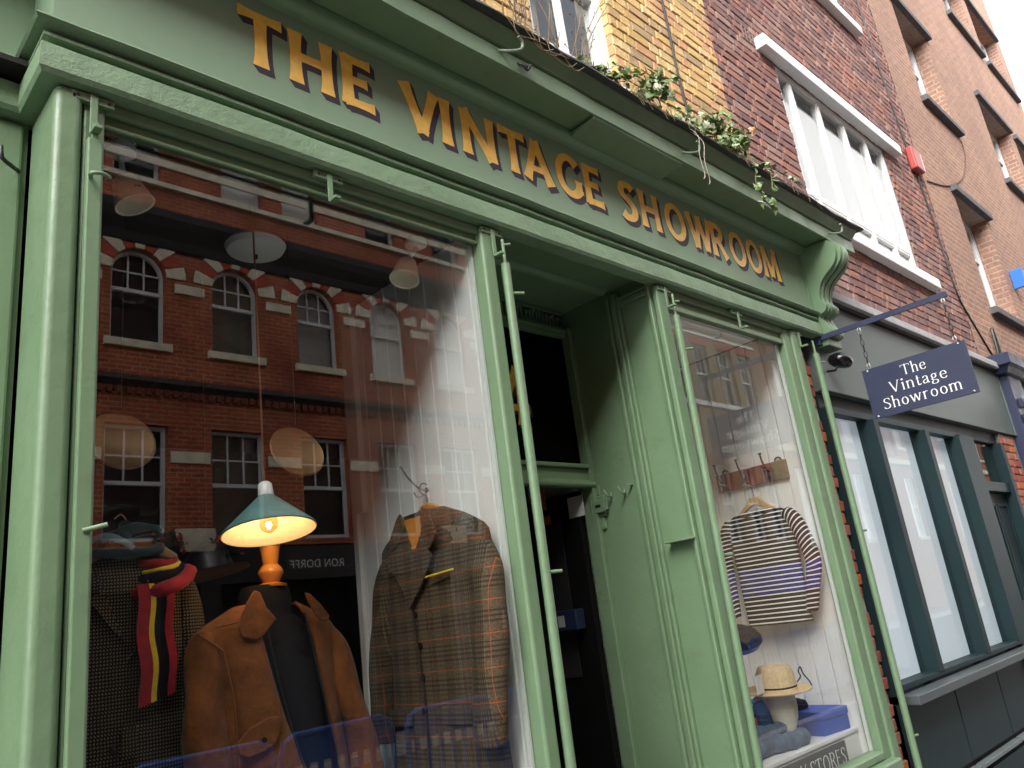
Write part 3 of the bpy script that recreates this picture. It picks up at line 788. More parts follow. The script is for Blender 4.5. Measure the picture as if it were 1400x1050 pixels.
MB().tube([(.575, -.028, 1.832), (.622, -.05, 1.842)], .006, 8).build("peg", GREEN, lb, smooth=50)
MB().tube(smooth_path([(.565, -.03, 2.775), (.56, -.055, 2.772), (.585, -.062, 2.775), (.608, -.045, 2.778)], 4), .006, 8).build("peg", GREEN, lb, smooth=50)
def bracket(x, z=3.052, hang=.115):
    o = S(MB().box(x - .055, x + .055, -.012, .006, z - .028, z - .002), "bracket", GREEN, bevel=.002)
    a = MB().box(x - .010, x + .010, -.018, -.0125, z - hang, z - .005); a.build("drop_arm", GREEN, o, bevel=.002)
    MB().box(x - .010, x + .012, -.058, -.0185, z - hang - .004, z - hang + .006).build("foot", GREEN, o, bevel=.002)
    for q in (-.04, 0, .04): MB().lathe([(.005, 0), (.004, .003)], (x + q, -.012, z - .015), 8, (0, -1, 0)).build("screw", DSTEEL, o)
    return o
bracket(1.318); bracket(3.985); bracket(.572, 3.05, .13); bracket(2.075, 3.05, .13); bracket(3.275, 3.05, .12); bracket(4.72, 3.05, .11)
HOOKM = paint("painted_hook", (.20, .27, .19), (.16, .22, .15), .4, .1)
def hook(pts, r=.0055, mat=HOOKM):
    return S(MB().tube(smooth_path(pts, 5), r, 7), "hook", mat, smooth=60)
for x, z in ((2.075, 3.775), (3.40, 3.765), (5.15, 3.765)):
    hook([(x - .03, -.215, z), (x, -.25, z - .012), (x + .045, -.275, z), (x + .055, -.28, z + .035), (x + .03, -.285, z + .052)], .007)
hook([(2.15, -.215, 3.762), (2.165, -.235, 3.745), (2.185, -.24, 3.725), (2.195, -.245, 3.745)], .006, DSTEEL)
hook([(2.17, -.215, 3.768), (2.185, -.235, 3.752), (2.20, -.24, 3.74), (2.205, -.245, 3.76)], .005, DSTEEL)
hook([(.448, .214, 2.885), (.42, .17, 2.87), (.395, .15, 2.875), (.39, .15, 2.91)], .006, DSTEEL)
for y in (.49, .40): hook([(3.205, y, 2.075), (3.185, y - .01, 2.055), (3.16, y - .01, 2.06), (3.15, y, 2.09)], .005)
S(MB().box(3.165, 3.205, .34, .352, 2.085, 2.092), "hook", HOOKM)
pb_ = S(MB().box(3.165, 3.223, .03, .19, 1.768, 1.778), "push_bar", GREEN, bevel=.004)
# hasp and lock on the reveal
lk = S(MB().box(3.185, 3.204, .53, .605, 1.965, 2.075), "lock_hasp", GREEN, bevel=.006)
MB().box(3.168, 3.1845, .515, .60, 1.985, 2.05).build("lock_body", GREEN, lk, bevel=.004)
MB().box(3.1665, 3.1675, .54, .575, 2.012, 2.026).build("slot", BLACK, lk)
MB().tube([(3.178, .605, 1.975), (3.178, .605, 2.062)], .011, 8).build("hinge_knuckle", GREEN, lk, smooth=50)
MB().tube([(3.178, .51, 1.995), (3.178, .505, 2.04)], .008, 8).build("hinge_knuckle", GREEN, lk, smooth=50)
MB().box(3.192, 3.2045, .545, .59, 1.90, 1.964).build("hasp_strap", GREEN, lk, bevel=.008)
MB().box(3.192, 3.2045, .555, .595, 2.076, 2.13).build("hasp_strap", GREEN, lk, bevel=.008)
# ---- gold lettering on the fascia
LET = [('T', 1.003, 1.165), ('H', 1.195, 1.36), ('E', 1.405, 1.54), ('V', 1.672, 1.858), ('I', 1.872, 1.925), ('N', 1.98, 2.165), ('T', 2.196, 2.358), ('A', 2.337, 2.525), ('G', 2.565, 2.735), ('E', 2.76, 2.89),
       ('S', 3.038, 3.172), ('H', 3.207, 3.367), ('O', 3.432, 3.618), ('W', 3.648, 3.886), ('R', 3.885, 4.03), ('O', 4.088, 4.267), ('O', 4.290, 4.458), ('M', 4.478, 4.675)]
for ch, a, b in LET:
    wd = GLY[ch][0]; pad = {'I': .02, 'S': .04, 'O': .02, 'G': .02}.get(ch, .0)
    letter(ch, (a - pad * .2, -.008, 3.383), (1, 0, 0), (0, 0, 1), (0, -1, 0), (b - a) / wd, .218, GOLD, sf, .225 if ch not in 'IMHER' else .215, .16, flare=.36, shadow=(.021, -.026), shmat=PURP)
# ---- the building behind: upper walls, interior shell
ub = thing("yellow_brick_house", "yellow stock brick upper storey above the green shopfront with a white window", "house", (2, .1, 3.9))
YO1 = .10
ops_y = [(2.70, 3.44, 4.35, 5.9), (.9, 1.64, 4.35, 5.9), (-1.2, -.4, 4.35, 5.9), (2.70, 3.44, 7.2, 8.7), (.9, 1.64, 7.2, 8.7)]
wall_grid(MB(), .46, 4.752, 3.73, 10.6, [o for o in ops_y if o[0] > 0], YO1 + .008, .14).build("wall", MORTY, ub)
MB().box(-6, 4.752, .30, 8, 3.19, 10.6).build("building_body", MORTY, ub)
cs_ = brick_courses(.47, 4.75, 3.93, 9.4, [o for o in ops_y if o[0] > 0])
lay_bricks(cs_, YO1, YB, ub, 290, lambda c: math.hypot(c[0] - 3.9, (c[1] - 4.7) * 1.1), "brickwork")
rvb = MB()
# brick return of the window opening
z = 4.36
while z < 5.88:
    rvb.box(3.435, 3.445, .112, .23, z, z + .065); z += .075
rvb.build("reveal_brick", YB, ub)
yw = MB(); frame_rect(yw, 2.705, 3.435, 4.35, 5.9, .15, .24, .06, .09); yw.box(2.76, 3.38, .16, .22, 5.05, 5.11)
yw = yw.build("window", WHITE, ub)
MB().box(2.75, 3.40, .197, .2, 4.42, 5.86).build("pane", GLASS_W, yw)
MB().box(3.02, 3.07, .17, .195, 4.44, 5.05).build("glazing_bar", WHITE, yw)
MB().box(3.0, 3.39, .30, .306, 4.42, 5.86).build("curtain", plain("pale_blue_curtain", (.66, .68, .74), .8, .15), yw)
MB().box(2.74, 3.0, .302, .307, 4.42, 5.86).build("curtain", BLIND, yw)
MB().box(2.6, 3.434, .04, .149, 4.262, 4.349).build("sill", WHITE, yw, bevel=.01)
for k in (1, 3, 4):
    o_ = ops_y[k]; f_ = MB(); frame_rect(f_, *o_, .15, .22, .06); f_ = f_.build("window", WHITE, ub)
    MB().box(o_[0] + .05, o_[1] - .05, .2, .203, o_[2] + .05, o_[3] - .05).build("pane", GLASS_B, f_)
cbl = MB().tube([(4.10, .085, 5.6), (4.105, .083, 5.2), (4.10, .085, 4.8), (4.125, .086, 4.45), (4.12, .086, 3.95)], .008, 6)
tag(cbl.build("cable", BLACK, org=(4.1, .085, 3.95)), "black cable running down the yellow brick wall", "cable")
# interior shell of the shop (dark room, displays)
ins = thing("shop_interior", "dark shop room behind the green shopfront", "room", (2.6, 1, 0))
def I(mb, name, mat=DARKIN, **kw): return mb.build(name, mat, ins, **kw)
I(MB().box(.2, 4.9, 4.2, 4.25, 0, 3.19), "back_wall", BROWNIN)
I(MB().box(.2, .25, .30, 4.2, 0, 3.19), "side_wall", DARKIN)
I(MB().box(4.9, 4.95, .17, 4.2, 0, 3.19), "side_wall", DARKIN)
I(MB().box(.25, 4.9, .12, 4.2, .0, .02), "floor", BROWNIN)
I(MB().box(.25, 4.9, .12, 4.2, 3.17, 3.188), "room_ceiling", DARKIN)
I(MB().box(.607, 2.0, .09, .95, .30, .35), "display_floor", BOARDW)
I(MB().box(.555, 2.0, .075, .90, 3.045, 3.07), "display_ceiling", plain("display_ceiling_paint", (.022, .022, .022), .7, .1))
I(MB().box(3.29, 4.58, .075, 1.12, 3.045, 3.07), "display_ceiling", BOARDW)
pw = I(MB().box(2.018, 2.03, .076, .96, .35, 3.04), "panelled_wall", BOARDW)
y = .076
k = 0
while y < .95:
    e = min(y + .098, .96)
    MB().box(2.0, 2.0175, y + .004, e - .004, .35, 3.04).build("board", BOARDW, pw, bevel=.004)
    MB().tube([(1.999, e, .35), (1.999, e, 3.04)], .0050, 6).build("bead", WHITE, pw)
    y += .098
MB().box(1.975, 2.03, .962, 1.0, .35, 3.04).build("end_post", BOARDW, pw, bevel=.003)
MB().box(1.968, 1.999, .90, .975, 2.05, 3.04).build("cover_strip", BOARDW, pw, bevel=.003)
pw2 = I(MB().box(4.595, 4.61, .091, 1.12, .3, 3.04), "panelled_wall", BOARDW)
y = .091
while y < 1.1:
    e = min(y + .105, 1.12)
    MB().box(4.58, 4.5945, y + .002, e - .002, .3, 3.04).build("board", BOARDW, pw2, bevel=.004)
    y += .105
pw3 = I(MB().box(3.30, 4.58, 1.12, 1.135, .3, 3.04), "panelled_wall", BOARDW)
x = 3.30
while x < 4.57:
    MB().box(x + .002, min(x + .103, 4.58), 1.105, 1.1195, .3, 3.04).build("board", BOARDW, pw3, bevel=.004); x += .105
I(MB().box(3.237, 3.285, .09, 1.12, 0, 3.04), "partition", BOARDW)
I(MB().box(3.30, 4.575, .125, 1.10, .70, .722), "platform_top", WHITE, bevel=.004)
I(MB().box(3.30, 4.575, .132, .15, .3, .699), "platform_front", WHITE)
# door leaf standing open inside
dl = I(MB().box(3.135, 3.175, .665, 1.50, .03, 2.12), "door_leaf", plain("black_door_paint", (.004, .004, .004), .6, .2, spec=.15), bevel=.004)
MB().box(3.128, 3.1345, .80, 1.36, 1.20, 1.98).build("door_panel", DARKIN, dl)

# ================================================================== NEIGHBOURS TO THE RIGHT
ph = thing("purple_brick_house", "dark purple-red brick upper storeys beside the yellow brick, with a wide white window", "house", (7, .1, 3.5))
opsp = [(5.80, 8.11, 4.24, 5.70), (5.80, 8.11, 7.33, 8.80), (5.8, 8.11, 10.3, 11.8)]
wall_grid(MB(), 4.753, 9.30, 3.42, 13.9, opsp, YO1 + .008, .14).build("wall", MORTP, ph)
MB().box(4.756, 9.30, .30, 8, 3.5, 13.9).build("building_body", MORTP, ph)
airb = (5.33, 5.58, 5.72, 5.87); airb2 = (8.52, 8.74, 5.86, 6.01)
lay_bricks(brick_courses(4.756, 9.30, 3.5, 9.1, opsp + [airb, airb2]), YO1, PB, ph, 295, lambda c: math.hypot(c[0] - 5.0, (c[1] - 4.3) * .95), "brickwork")
MB().box(4.756, 9.30, YO1, YO1 + .007, 9.12, 13.9).build("upper_brickwork", brick_tex("far_purple_brickwork", (.26, .115, .085), (.20, .09, .07), (.2, .16, .14)), ph)
for q in (airb, airb2):
    ab = MB().box(q[0] + .005, q[1] - .005, YO1 + .03, YO1 + .06, q[2] + .003, q[3] - .003).build("air_brick", BLACK, ph)
    g_ = MB()
    for i in range(5):
        x = q[0] + .005 + (q[1] - q[0] - .022) * i / 4; g_.box(x, x + .012, YO1, YO1 + .029, q[2] + .003, q[3] - .003)
    for i in range(4):
        z = q[2] + .003 + (q[3] - q[2] - .018) * i / 3; g_.box(q[0] + .005, q[1] - .005, YO1 + .004, YO1 + .028, z, z + .012)
    g_.build("grille", PB, ab)
ROLL = plain("pale_roller_blind", (.60, .60, .595), .8, .04, scale=3)
for k, (a, b, c, d) in enumerate(opsp):
    f = MB(); frame_rect(f, a, b, c, d, .116, .19, .05, .05)
    f = f.build("window", WHITE, ph, bevel=.004)
    xs = [a, 6.09, 6.62, 7.16, 7.67, b]
    for x in xs[1:-1]: MB().box(x - .02, x + .02, .119, .185, c + .05, d - .05).build("mullion", WHITE, f, bevel=.004)
    for i in range(5):
        x0 = xs[i] + (.05 if i == 0 else .02); x1 = xs[i + 1] - (.05 if i == 4 else .02)
        MB().box(x0, x1, .121, .18, c + .24, c + .285).build("transom", WHITE, f, bevel=.003)
        sf_ = MB(); frame_rect(sf_, x0 + .001, x1 - .001, c + .286, d - .051, .130, .160, .016); sf_.build("casement", WHITE, f, bevel=.003)
        sf_ = MB(); frame_rect(sf_, x0 + .001, x1 - .001, c + .051, c + .239, .125, .165, .022); sf_.build("casement", WHITE, f, bevel=.003)
        MB().box(x0, x1, .150, .153, c + .05, d - .05).build("pane", GLASS_W, f)
        MB().box(x0, x1, .158, .162, c + .05, d - (.24 if i else .28)).build("blind_backing", ROLL, f)
    MB().box(a, b, .30, .305, c, d).build("dark_room", GREYP, f)
    MB().box(5.53, 8.42, .018, .115, d + .001, d + .115).build("lintel", WHITE, f, bevel=.006)
    MB().box(5.70, 8.36, .02, .115, c - .105, c - .001).build("sill", WHITE, f, bevel=.006)

oh = thing("orange_brick_house", "tall orange brick house with dark concrete window heads at the far right", "house", (14, .1, 3.4))
opso = []
for (z0, z1) in ((4.36, 5.92), (7.34, 8.92), (10.68, 12.16)):
    for (a, b) in ((10.46, 11.76), (14.15, 15.95), (16.4, 18.35)): opso.append((a, b, z0, z1))
wall_grid(MB(), 9.302, 18.9, 3.42, 14.3, opso, YO1, .30).build("wall", REDB, oh)
MB().box(9.302, 18.9, .42, 9, 3.42, 14.3).build("building_body", REDB, oh)
MB().quad((18.9, YO1, 3.4), (18.9, .42, 3.4), (18.9, .42, 14.3), (18.9, YO1, 14.3)).build("side_wall", REDB, oh)
MB().box(9.302, 18.9, YO1, .42, 14.301, 14.4).build("coping", CONC, oh)
for (a, b, c, d) in opso:
    f = MB(); frame_rect(f, a, b, c, d, .30, .36, .06); m_ = (a + b) / 2
    f.box(m_ - .035, m_ + .035, .295, .36, c + .06, d - .06)
    f = f.build("window", GREYP, oh)
    for x0, x1 in ((a + .06, m_ - .035), (m_ + .035, b - .06)):
        s_ = MB(); frame_rect(s_, x0 + .001, x1 - .001, c + .061, d - .061, .31, .35, .035); s_.box(x0 + .03, x1 - .03, .312, .348, c + (d - c) * .62, c + (d - c) * .62 + .04)
        s_.build("casement", WHITE, f)
        MB().box(x0, x1, .335, .338, c + .06, d - .06).build("pane", GLASS_B, f)
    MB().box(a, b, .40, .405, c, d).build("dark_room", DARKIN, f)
    MB().box(a - .1, b + .1, .03, .30, d + .001, d + .09).build("lintel", CONC, f, bevel=.006)
    MB().box(a - .08, b + .08, .02, .31, c - .085, c - .001).build("sill", CONC, f, bevel=.006)

ds = thing("dark_shopfront", "dark slate-painted shopfront with tall frosted panes next to the green shop", "shopfront", (7.4, .05, 0))
def Dk(mb, name, mat=SLATE, **kw): return mb.build(name, mat, ds, **kw)
fp = Dk(MB().box(5.0, 9.42, .028, .12, 2.70, 3.385), "fascia_board", SLATEL, bevel=.004)
Dk(MB().box(9.421, 9.74, .02, .12, 2.70, 3.385), "fascia_end", SLATEL, bevel=.004)
Dk(MB().box(5.275, 9.74, -.035, .10, 3.41, 3.475), "coping", LCONC, bevel=.006)
Dk(MB().box(5.275, 9.74, .0, .11, 3.386, 3.409), "coping_gap_shade", BLACK)  # black strip paints in the shade of the gap under the coping
Dk(MB().box(4.756, 5.0, .12, .3, 2.9, 3.5), "backing_wall", MORTP)
Dk(MB().box(5.0, 9.1, .085, .14, 2.585, 2.70), "head_board", SLATE)
Dk(MB().box(5.045, 7.56, .05, .12, 2.555, 2.60), "window_head", SLATE, bevel=.004)
Dk(MB().box(5.0, 5.062, .03, .14, .0, 2.585), "jamb", SLATE, bevel=.004)
t = NT("frosted_glow_film"); n_ = t.rng(t.noise(t.obj(), 1.5, 3), .3, .7)
t.bsdf(t.mix(n_, (.78, .84, .89), (.84, .89, .92)), .5, emit=(.75, .86, 1.0), es=.10); FILM = t.m  # faint glow added to the film to brighten it; no lamp behind
for x in (5.655, 6.655, 7.465):
    Dk(MB().box(x, x + .085, .012, .11, .86, 2.555), "mullion", SLATE, bevel=.004)
bs = [5.062, 5.655, 5.74, 6.655, 6.74, 7.465]
for i in range(3):
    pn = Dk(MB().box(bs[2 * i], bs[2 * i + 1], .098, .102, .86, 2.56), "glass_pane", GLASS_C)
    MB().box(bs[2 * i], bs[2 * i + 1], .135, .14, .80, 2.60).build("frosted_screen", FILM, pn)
Dk(MB().box(5.045, 7.58, .02, .13, .835, .868), "bottom_rail", SLATE, bevel=.004)
Dk(MB().box(5.0, 7.62, -.075, .12, .76, .815), "sill", plain("slate_sill", (.07, .085, .09), .4, .1), bevel=.006)
x = 5.02
for e in (5.92, 6.83, 7.60):
    Dk(MB().box(x + .008, e - .008, .05, .07, .285, .755), "panel", SLATE, bevel=.004)
    Dk(MB().box(x + .02, e - .02, .0, .05, .235, .262), "plinth_rail", plain("slate_rail", (.13, .15, .155), .4, .1), bevel=.004)
    x = e
Dk(MB().box(5.0, 7.62, .071, .12, 0, .76), "stall_riser", BLACK)
Dk(MB().box(5.001, 9.40, .3195, 8, 0, 3.5), "shop_body", DARKIN)
Dk(MB().box(5.001, 5.05, .1405, .3195, 0, 2.58), "inner_return", DARKIN)
for x in (5.66, 6.66, 7.47): Dk(MB().box(x, x + .075, .1105, .3195, 0, 2.6), "inner_post", SLATE)
Dk(MB().box(5.0, 7.62, .02, .07, 0, .20), "plinth", SLATE)
Dk(MB().box(7.56, 7.93, .03, .12, 0, 2.585), "pilaster", SLATE, bevel=.006)
Dk(MB().box(8.76, 8.86, .03, .2, 0, 2.585), "pilaster", SLATE, bevel=.006)
Dk(MB().box(7.93, 8.76, .06, .16, 2.10, 2.19), "transom", SLATE, bevel=.004)
Dk(MB().box(7.93, 8.76, .12, .124, 2.19, 2.585), "fanlight", GLASS_C)
Dk(MB().box(7.93, 8.76, .30, .31, 2.0, 2.7), "fanlight_screen", GREYP)
dd = Dk(MB().box(7.94, 8.75, .12, .17, .02, 2.095), "door", SLATE, bevel=.004)
for a, b in ((8.0, 8.32), (8.36, 8.69)):
    for c, d in ((.15, .95), (1.1, 2.0)):
        q = MB(); frame_rect(q, a, b, c, d, .108, .1195, .03); q.build("door_panel", SLATE, dd, bevel=.004)
MB().box(7.985, 8.04, .10, .1195, 1.22, 1.44).build("letter_plate", DSTEEL, dd, bevel=.003)
MB().tube([(8.01, .07, 1.26), (8.01, .07, 1.40)], .012, 8).build("handle", DSTEEL, dd)

# toothed strip of bare brick between the two shopfronts
bp = thing("brick_pier", "narrow strip of bare red brick between the green and the dark shopfront", "brick pier", (4.9, .1, 0))
MB().box(4.736, 4.999, .14, .3, 0, 3.0).build("mortar_core", BLACK, bp)
MB().box(4.74, 4.98, .095, .139, 0, 2.98).build("mortar_bed", plain("pale_mortar", (.42, .38, .34), .95, .3, scale=25, bumps=.6), bp)
RBR = brick_one("pier_brick", [(.42, .11, .07), (.36, .10, .07), (.46, .15, .10), (.40, .17, .12), (.52, .17, .06), (.33, .09, .07)], (.30, .20, .17), .45)
cache = {}
for r in range(39):
    z = .03 + r * .0752
    gap = r in (8, 17, 26, 33)
    for (xa, w) in ([(4.742, .115), (4.866, .13)] if r % 2 else [(4.742, .215)]):
        if gap and xa > 4.8: continue
        w2_ = w + (.02 if r % 4 == 0 else 0)
        key = round(w2_, 3)
        if key not in cache: cache[key] = brick_mesh("brick", w2_, RBR, .064, .05)
        o = bpy.data.objects.new("brick", cache[key]); col.objects.link(o); o.parent = bp
        o.location = Vector((xa, .082 + random.uniform(-.004, .004), z)) - ORG[bp]
bp2 = thing("brick_pier", "narrow strip of bare brick between the dark shop door and the navy pilaster", "brick pier", (9.1, .1, 0))
MB().box(8.861, 9.40, .05, .3, 0, 2.69).build("mortar_bed", MORTP, bp2)
for r in range(35):
    for (xa, w) in ([(8.87, .215), (9.095, .215)] if r % 2 else [(8.87, .10), (8.98, .215), (9.205, .10)]):
        if w not in cache: cache[w] = brick_mesh("brick", w, RBR, .064, .05)
        o = bpy.data.objects.new("brick", cache[w]); col.objects.link(o); o.parent = bp2
        o.location = Vector((xa, .042 + random.uniform(-.004, .004), .03 + r * .0752)) - ORG[bp2]

nv = thing("navy_shopfront", "navy painted shopfront end with a moulded cap at the far right edge", "shopfront", (10.5, 0, 0))
MB().box(9.45, 9.95, -.06, .30, 0, 3.35).build("pilaster", NAVY, nv, bevel=.01)
MB().sweep([(0, 3.35), (.03, 3.36), (.06, 3.42), (.10, 3.44), (.10, 3.55), (0, 3.58)], [(9.40, .2), (9.40, -.06), (14, -.06)]).build("cornice", NAVY, nv)
MB().box(9.951, 14, .0, .30, 0, 3.35).build("shop_wall", NAVY, nv)
MB().box(9.40, 14, -.058, .30, 3.351, 3.549).build("fascia_board", NAVY, nv)
MB().tube(smooth_path([(9.43, -.07, 2.72), (9.44, -.09, 2.6), (9.42, -.08, 2.42), (9.44, -.07, 2.35)], 5), .012, 6).build("cable", WHITE, nv)
for z, nm, lab in ((3.03, WHITE, "white-topped dome security camera, upper of the two on the navy pilaster"), (2.86, DSTEEL, "black dome security camera with a bright ring, lower of the two on the navy pilaster")):
    c = thing("security_camera", lab, "camera", (9.62, -.06, z), "security cameras on the navy pilaster")
    MB().box(9.56, 9.68, -.10, -.061, z - .03, z + .06).build("mount", NAVY, c)
    MB().lathe([(.02, .07), (.06, .05), (.075, .0), (.075, -.01)], (9.62, -.17, z), 16).build("housing", nm, c, smooth=40)
    MB().lathe([(.068, -.011), (.06, -.05), (.035, -.08), (.005, -.09)], (9.62, -.17, z), 16).build("dome", BLACK, c, smooth=40)

# ------------------------------------------------------------------ hanging sign
hb = thing("sign_bracket", "navy flat steel bracket arm projecting over the pavement from the shopfront end", "bracket", (5.03, 0, 3.05))
MB().box(5.024, 5.036, -.82, -.021, 3.03, 3.066).build("arm", NAVY, hb, bevel=.002)
MB().box(5.01, 5.05, -.02, .028, 3.0, 3.09).build("wall_plate", NAVY, hb)
hs = thing("hanging_sign", "navy hanging sign with white serif lettering on two chains", "sign", (5.03, -.53, 2.58))
MB().box(5.024, 5.036, -.838, -.226, 2.428, 2.748).build("board", NAVY, hs, bevel=.002)
bd = [c for c in col.objects if c.parent == hs][0]
def chain(y, z0, z1):
    n = 7; L = (z1 - z0) / n
    for i in range(n):
        zc = z0 + (i + .5) * L; pts = []
        for k in range(12):
            a = 2 * math.pi * k / 12; u = math.cos(a) * .0095; w = math.sin(a) * (L * .5 + .003)
            pts.append((5.03 + (u if i % 2 else 0), y + (0 if i % 2 else u), zc + w))
        MB().tube(pts, .0028, 6, True).build("chain_link", STEEL if i in (0, n - 1) else DSTEEL, hs, smooth=60)
chain(-.275, 2.745, 3.028); chain(-.79, 2.745, 3.028)
for y, z in ((-.26, 2.735), (-.80, 2.735), (-.255, 2.44), (-.81, 2.44)):
    MB().lathe([(.008, 0), (.006, .004), (.001, .006)], (5.0238, y, z), 8, (-1, 0, 0)).build("rivet", STEEL, hs)
for st in (-1, 1):
    xx = 5.0238 if st < 0 else 5.0362
    for s_, yc, z, h, w in (("The", -.528, 2.648, .066, .145), ("Vintage", -.532, 2.560, .070, .335), ("Showroom", -.532, 2.470, .070, .455)):
        text(s_, (xx, yc - w / 2 if st > 0 else yc + w / 2, z), (0, 1 if st > 0 else -1, 0), (0, 0, 1), (st, 0, 0), h, LETW, bd, .105, .036, width=w, gap=.13, serif=.10)
fl_ = thing("floodlight", "black oval floodlight on the dark fascia beside the green post", "light", (5.12, .028, 2.90))
MB().lathe([(.01, .05), (.05, .045), (.075, .02), (.08, 0), (.07, -.02), (.04, -.03)], (5.13, -.07, 2.88), 20, (.25, -.3, .92)).build("housing", plain("black_gloss", (.006, .006, .007), .15, .1), fl_, smooth=50)
MB().tube([(5.12, .027, 2.84), (5.12, -.03, 2.83), (5.125, -.05, 2.86)], .008, 6).build("arm", DSTEEL, fl_)
al = thing("alarm_box", "red and white alarm box on the brick above the dark shop", "alarm box", (9.02, .1, 5.85))
MB().box(8.88, 9.13, .02, .099, 5.72, 6.0).build("cover", plain("red_plastic", (.40, .07, .06), .4, .1), al, bevel=.02)
MB().box(9.131, 9.17, .025, .099, 5.75, 5.98).build("side_cover", plain("cream_plastic", (.7, .66, .5), .4, .1), al, bevel=.008)
bs_ = MB().box(12.06, 12.10, -.06, .095, 4.95, 5.22)
tag(bs_.build("blue_sign", plain("blue_plastic", (.03, .16, .55), .4, .1), org=(12, .1, 4.85), bevel=.01), "small bright blue sign projecting from the orange brick wall", "sign")
tag(MB().tube(smooth_path([(8.78, .092, 8.6), (8.85, .092, 7.2), (8.98, .092, 6.0)], 8) + smooth_path([(9.05, .090, 5.7), (9.12, .09, 5.0), (9.15, .09, 4.3), (9.35, .09, 4.05), (9.7, .09, 3.75), (9.95, .085, 3.52)], 6), .009, 6).build("cable", BLACK, org=(9, .09, 5)), "black cable running down the brick past the red alarm box", "cable")
tag(MB().tube(smooth_path([(11.83, .09, 7.2), (11.75, .092, 6.9), (11.2, .092, 6.4), (10.3, .092, 5.98), (9.4, .092, 5.75)], 8), .008, 6).build("cable", plain("brown_cable", (.12, .06, .04), .6), org=(10.5, .09, 6.4)), "thin brown cable looping from a window sill to the alarm box", "cable")
tag(MB().tube(smooth_path([(9.93, .08, 3.5), (9.95, .06, 3.75), (9.98, .06, 3.98), (10.03, .06, 3.98), (10.05, .06, 3.72), (10.0, .07, 3.5)], 6), .014, 6).build("cable_loop", BLACK, org=(9.95, .08, 3.5)), "black loop of spare cable standing above the dark fascia end", "cable")

# ================================================================== THINGS IN THE WINDOWS
class Fr:
    """a garment's own frame: u across, d towards the viewer, z up"""
    def __init__(s, o, u, d):
        s.o = Vector(o); s.u = Vector(u).normalized(); s.d = Vector(d).normalized()
    def __call__(s, u, d, z): return s.o + s.u * u + s.d * d + Vector((0, 0, z))

def folds(u, z, seed, amp):
    r = random.Random(seed); v = 0
    for i in range(5):
        a, b, p = r.uniform(6, 26), r.uniform(-9, 9), r.uniform(0, 6.28)
        v += math.sin(u * a + z * b + p) / (i + 1.3)
    return v * amp

def torso(fr, rows, seed, amp=.006, n=44, gap=None, pw=2.4):
    """rows: (z, centre u, half width, half depth); gap(z)->(ul,ur) leaves the front open between ul and ur"""
    mb = MB(); rings = []; zs = [r[0] for r in rows]
    pts = [Vector((r[0], r[1], r[2])) for r in rows]
    fine = []
    for i in range(len(rows) - 1):
        k = max(1, int(abs(rows[i + 1][0] - rows[i][0]) / .025))
        for j in range(k):
            t = j / k; fine.append([rows[i][q] * (1 - t) + rows[i + 1][q] * t for q in range(4)])
    fine.append(list(rows[-1])); at = []
    for z, c, a, b in fine:
        rg = []
        if gap:
            ul, ur = gap(z)
            s0 = math.asin(max(-1, min(1, (ur - c) / a))); s1 = math.asin(max(-1, min(1, (ul - c) / a)))
            th0, th1 = math.pi / 2 - s0, math.pi / 2 - s1   # front is +90 deg
            span = 2 * math.pi - (th1 - th0); angs = [th1 + span * k / (n - 1) for k in range(n)]
        else: angs = [2 * math.pi * k / n for k in range(n)]
        for th in angs:
            cu, cd = math.cos(th), math.sin(th); e = 2 / pw
            u = c + a * abs(cu) ** e * (1 if cu > 0 else -1); d = b * abs(cd) ** e * (1 if cd > 0 else -1)
            d += folds(u, z, seed, amp) * (1 if cd > 0 else .5) * min(1, abs(cd) * 2)
            rg.append(fr(u, d, z)); at.append(z)
        rings.append(rg)
    mb.loft(rings, gap is None, gap is None, gap is None); mb.at = at
    return mb

def sleeve(fr, pts, rad, seed, amp=.004, n=18, st0=0.0):
    P = smooth_path([Vector(p) for p in pts], 8); m = len(P); mb = MB(); rings = []; at = []; L = st0
    for i, p in enumerate(P):
        t = (P[min(i + 1, m - 1)] - P[max(i - 1, 0)]).normalized()
        if i: L += (P[i] - P[i - 1]).length
        s = i / (m - 1) * (len(rad) - 1); k = min(int(s), len(rad) - 2); f = s - k
        ra = rad[k][0] * (1 - f) + rad[k + 1][0] * f; rb = rad[k][1] * (1 - f) + rad[k + 1][1] * f
        side = Vector((t.z, 0, -t.x)).normalized() if abs(t.y) < .98 else Vector((1, 0, 0)); front = side.cross(t)
        rg = []
        for q in range(n):
            a = 2 * math.pi * q / n
            w = folds(a * .12 + i * .02, L * 1.2, seed, amp)
            o = p + side * (math.cos(a) * (ra + w)) + front * (math.sin(a) * (rb + w))
            rg.append(fr(o.x, o.y, o.z)); at.append(-L + .35 * math.cos(a) * ra)
        rings.append(rg)
    mb.loft(rings, True, True, True); mb.at = at
    return mb

def flap(fr, pts, d0, thick=.007, slope=0.0, soft=0):
    """a flat cloth piece (lapel, collar, pocket) lying d0 in front; slope lifts its outer edge"""
    for _ in range(soft):
        q = []
        for i, p in enumerate(pts):
            n = pts[(i + 1) % len(pts)]; q += [(p[0] * .75 + n[0] * .25, p[1] * .75 + n[1] * .25), (p[0] * .25 + n[0] * .75, p[1] * .25 + n[1] * .75)]
        pts = q
    return MB().prism([fr(u, d0 + slope * abs(u), z) for u, z in pts], fr.d * thick)

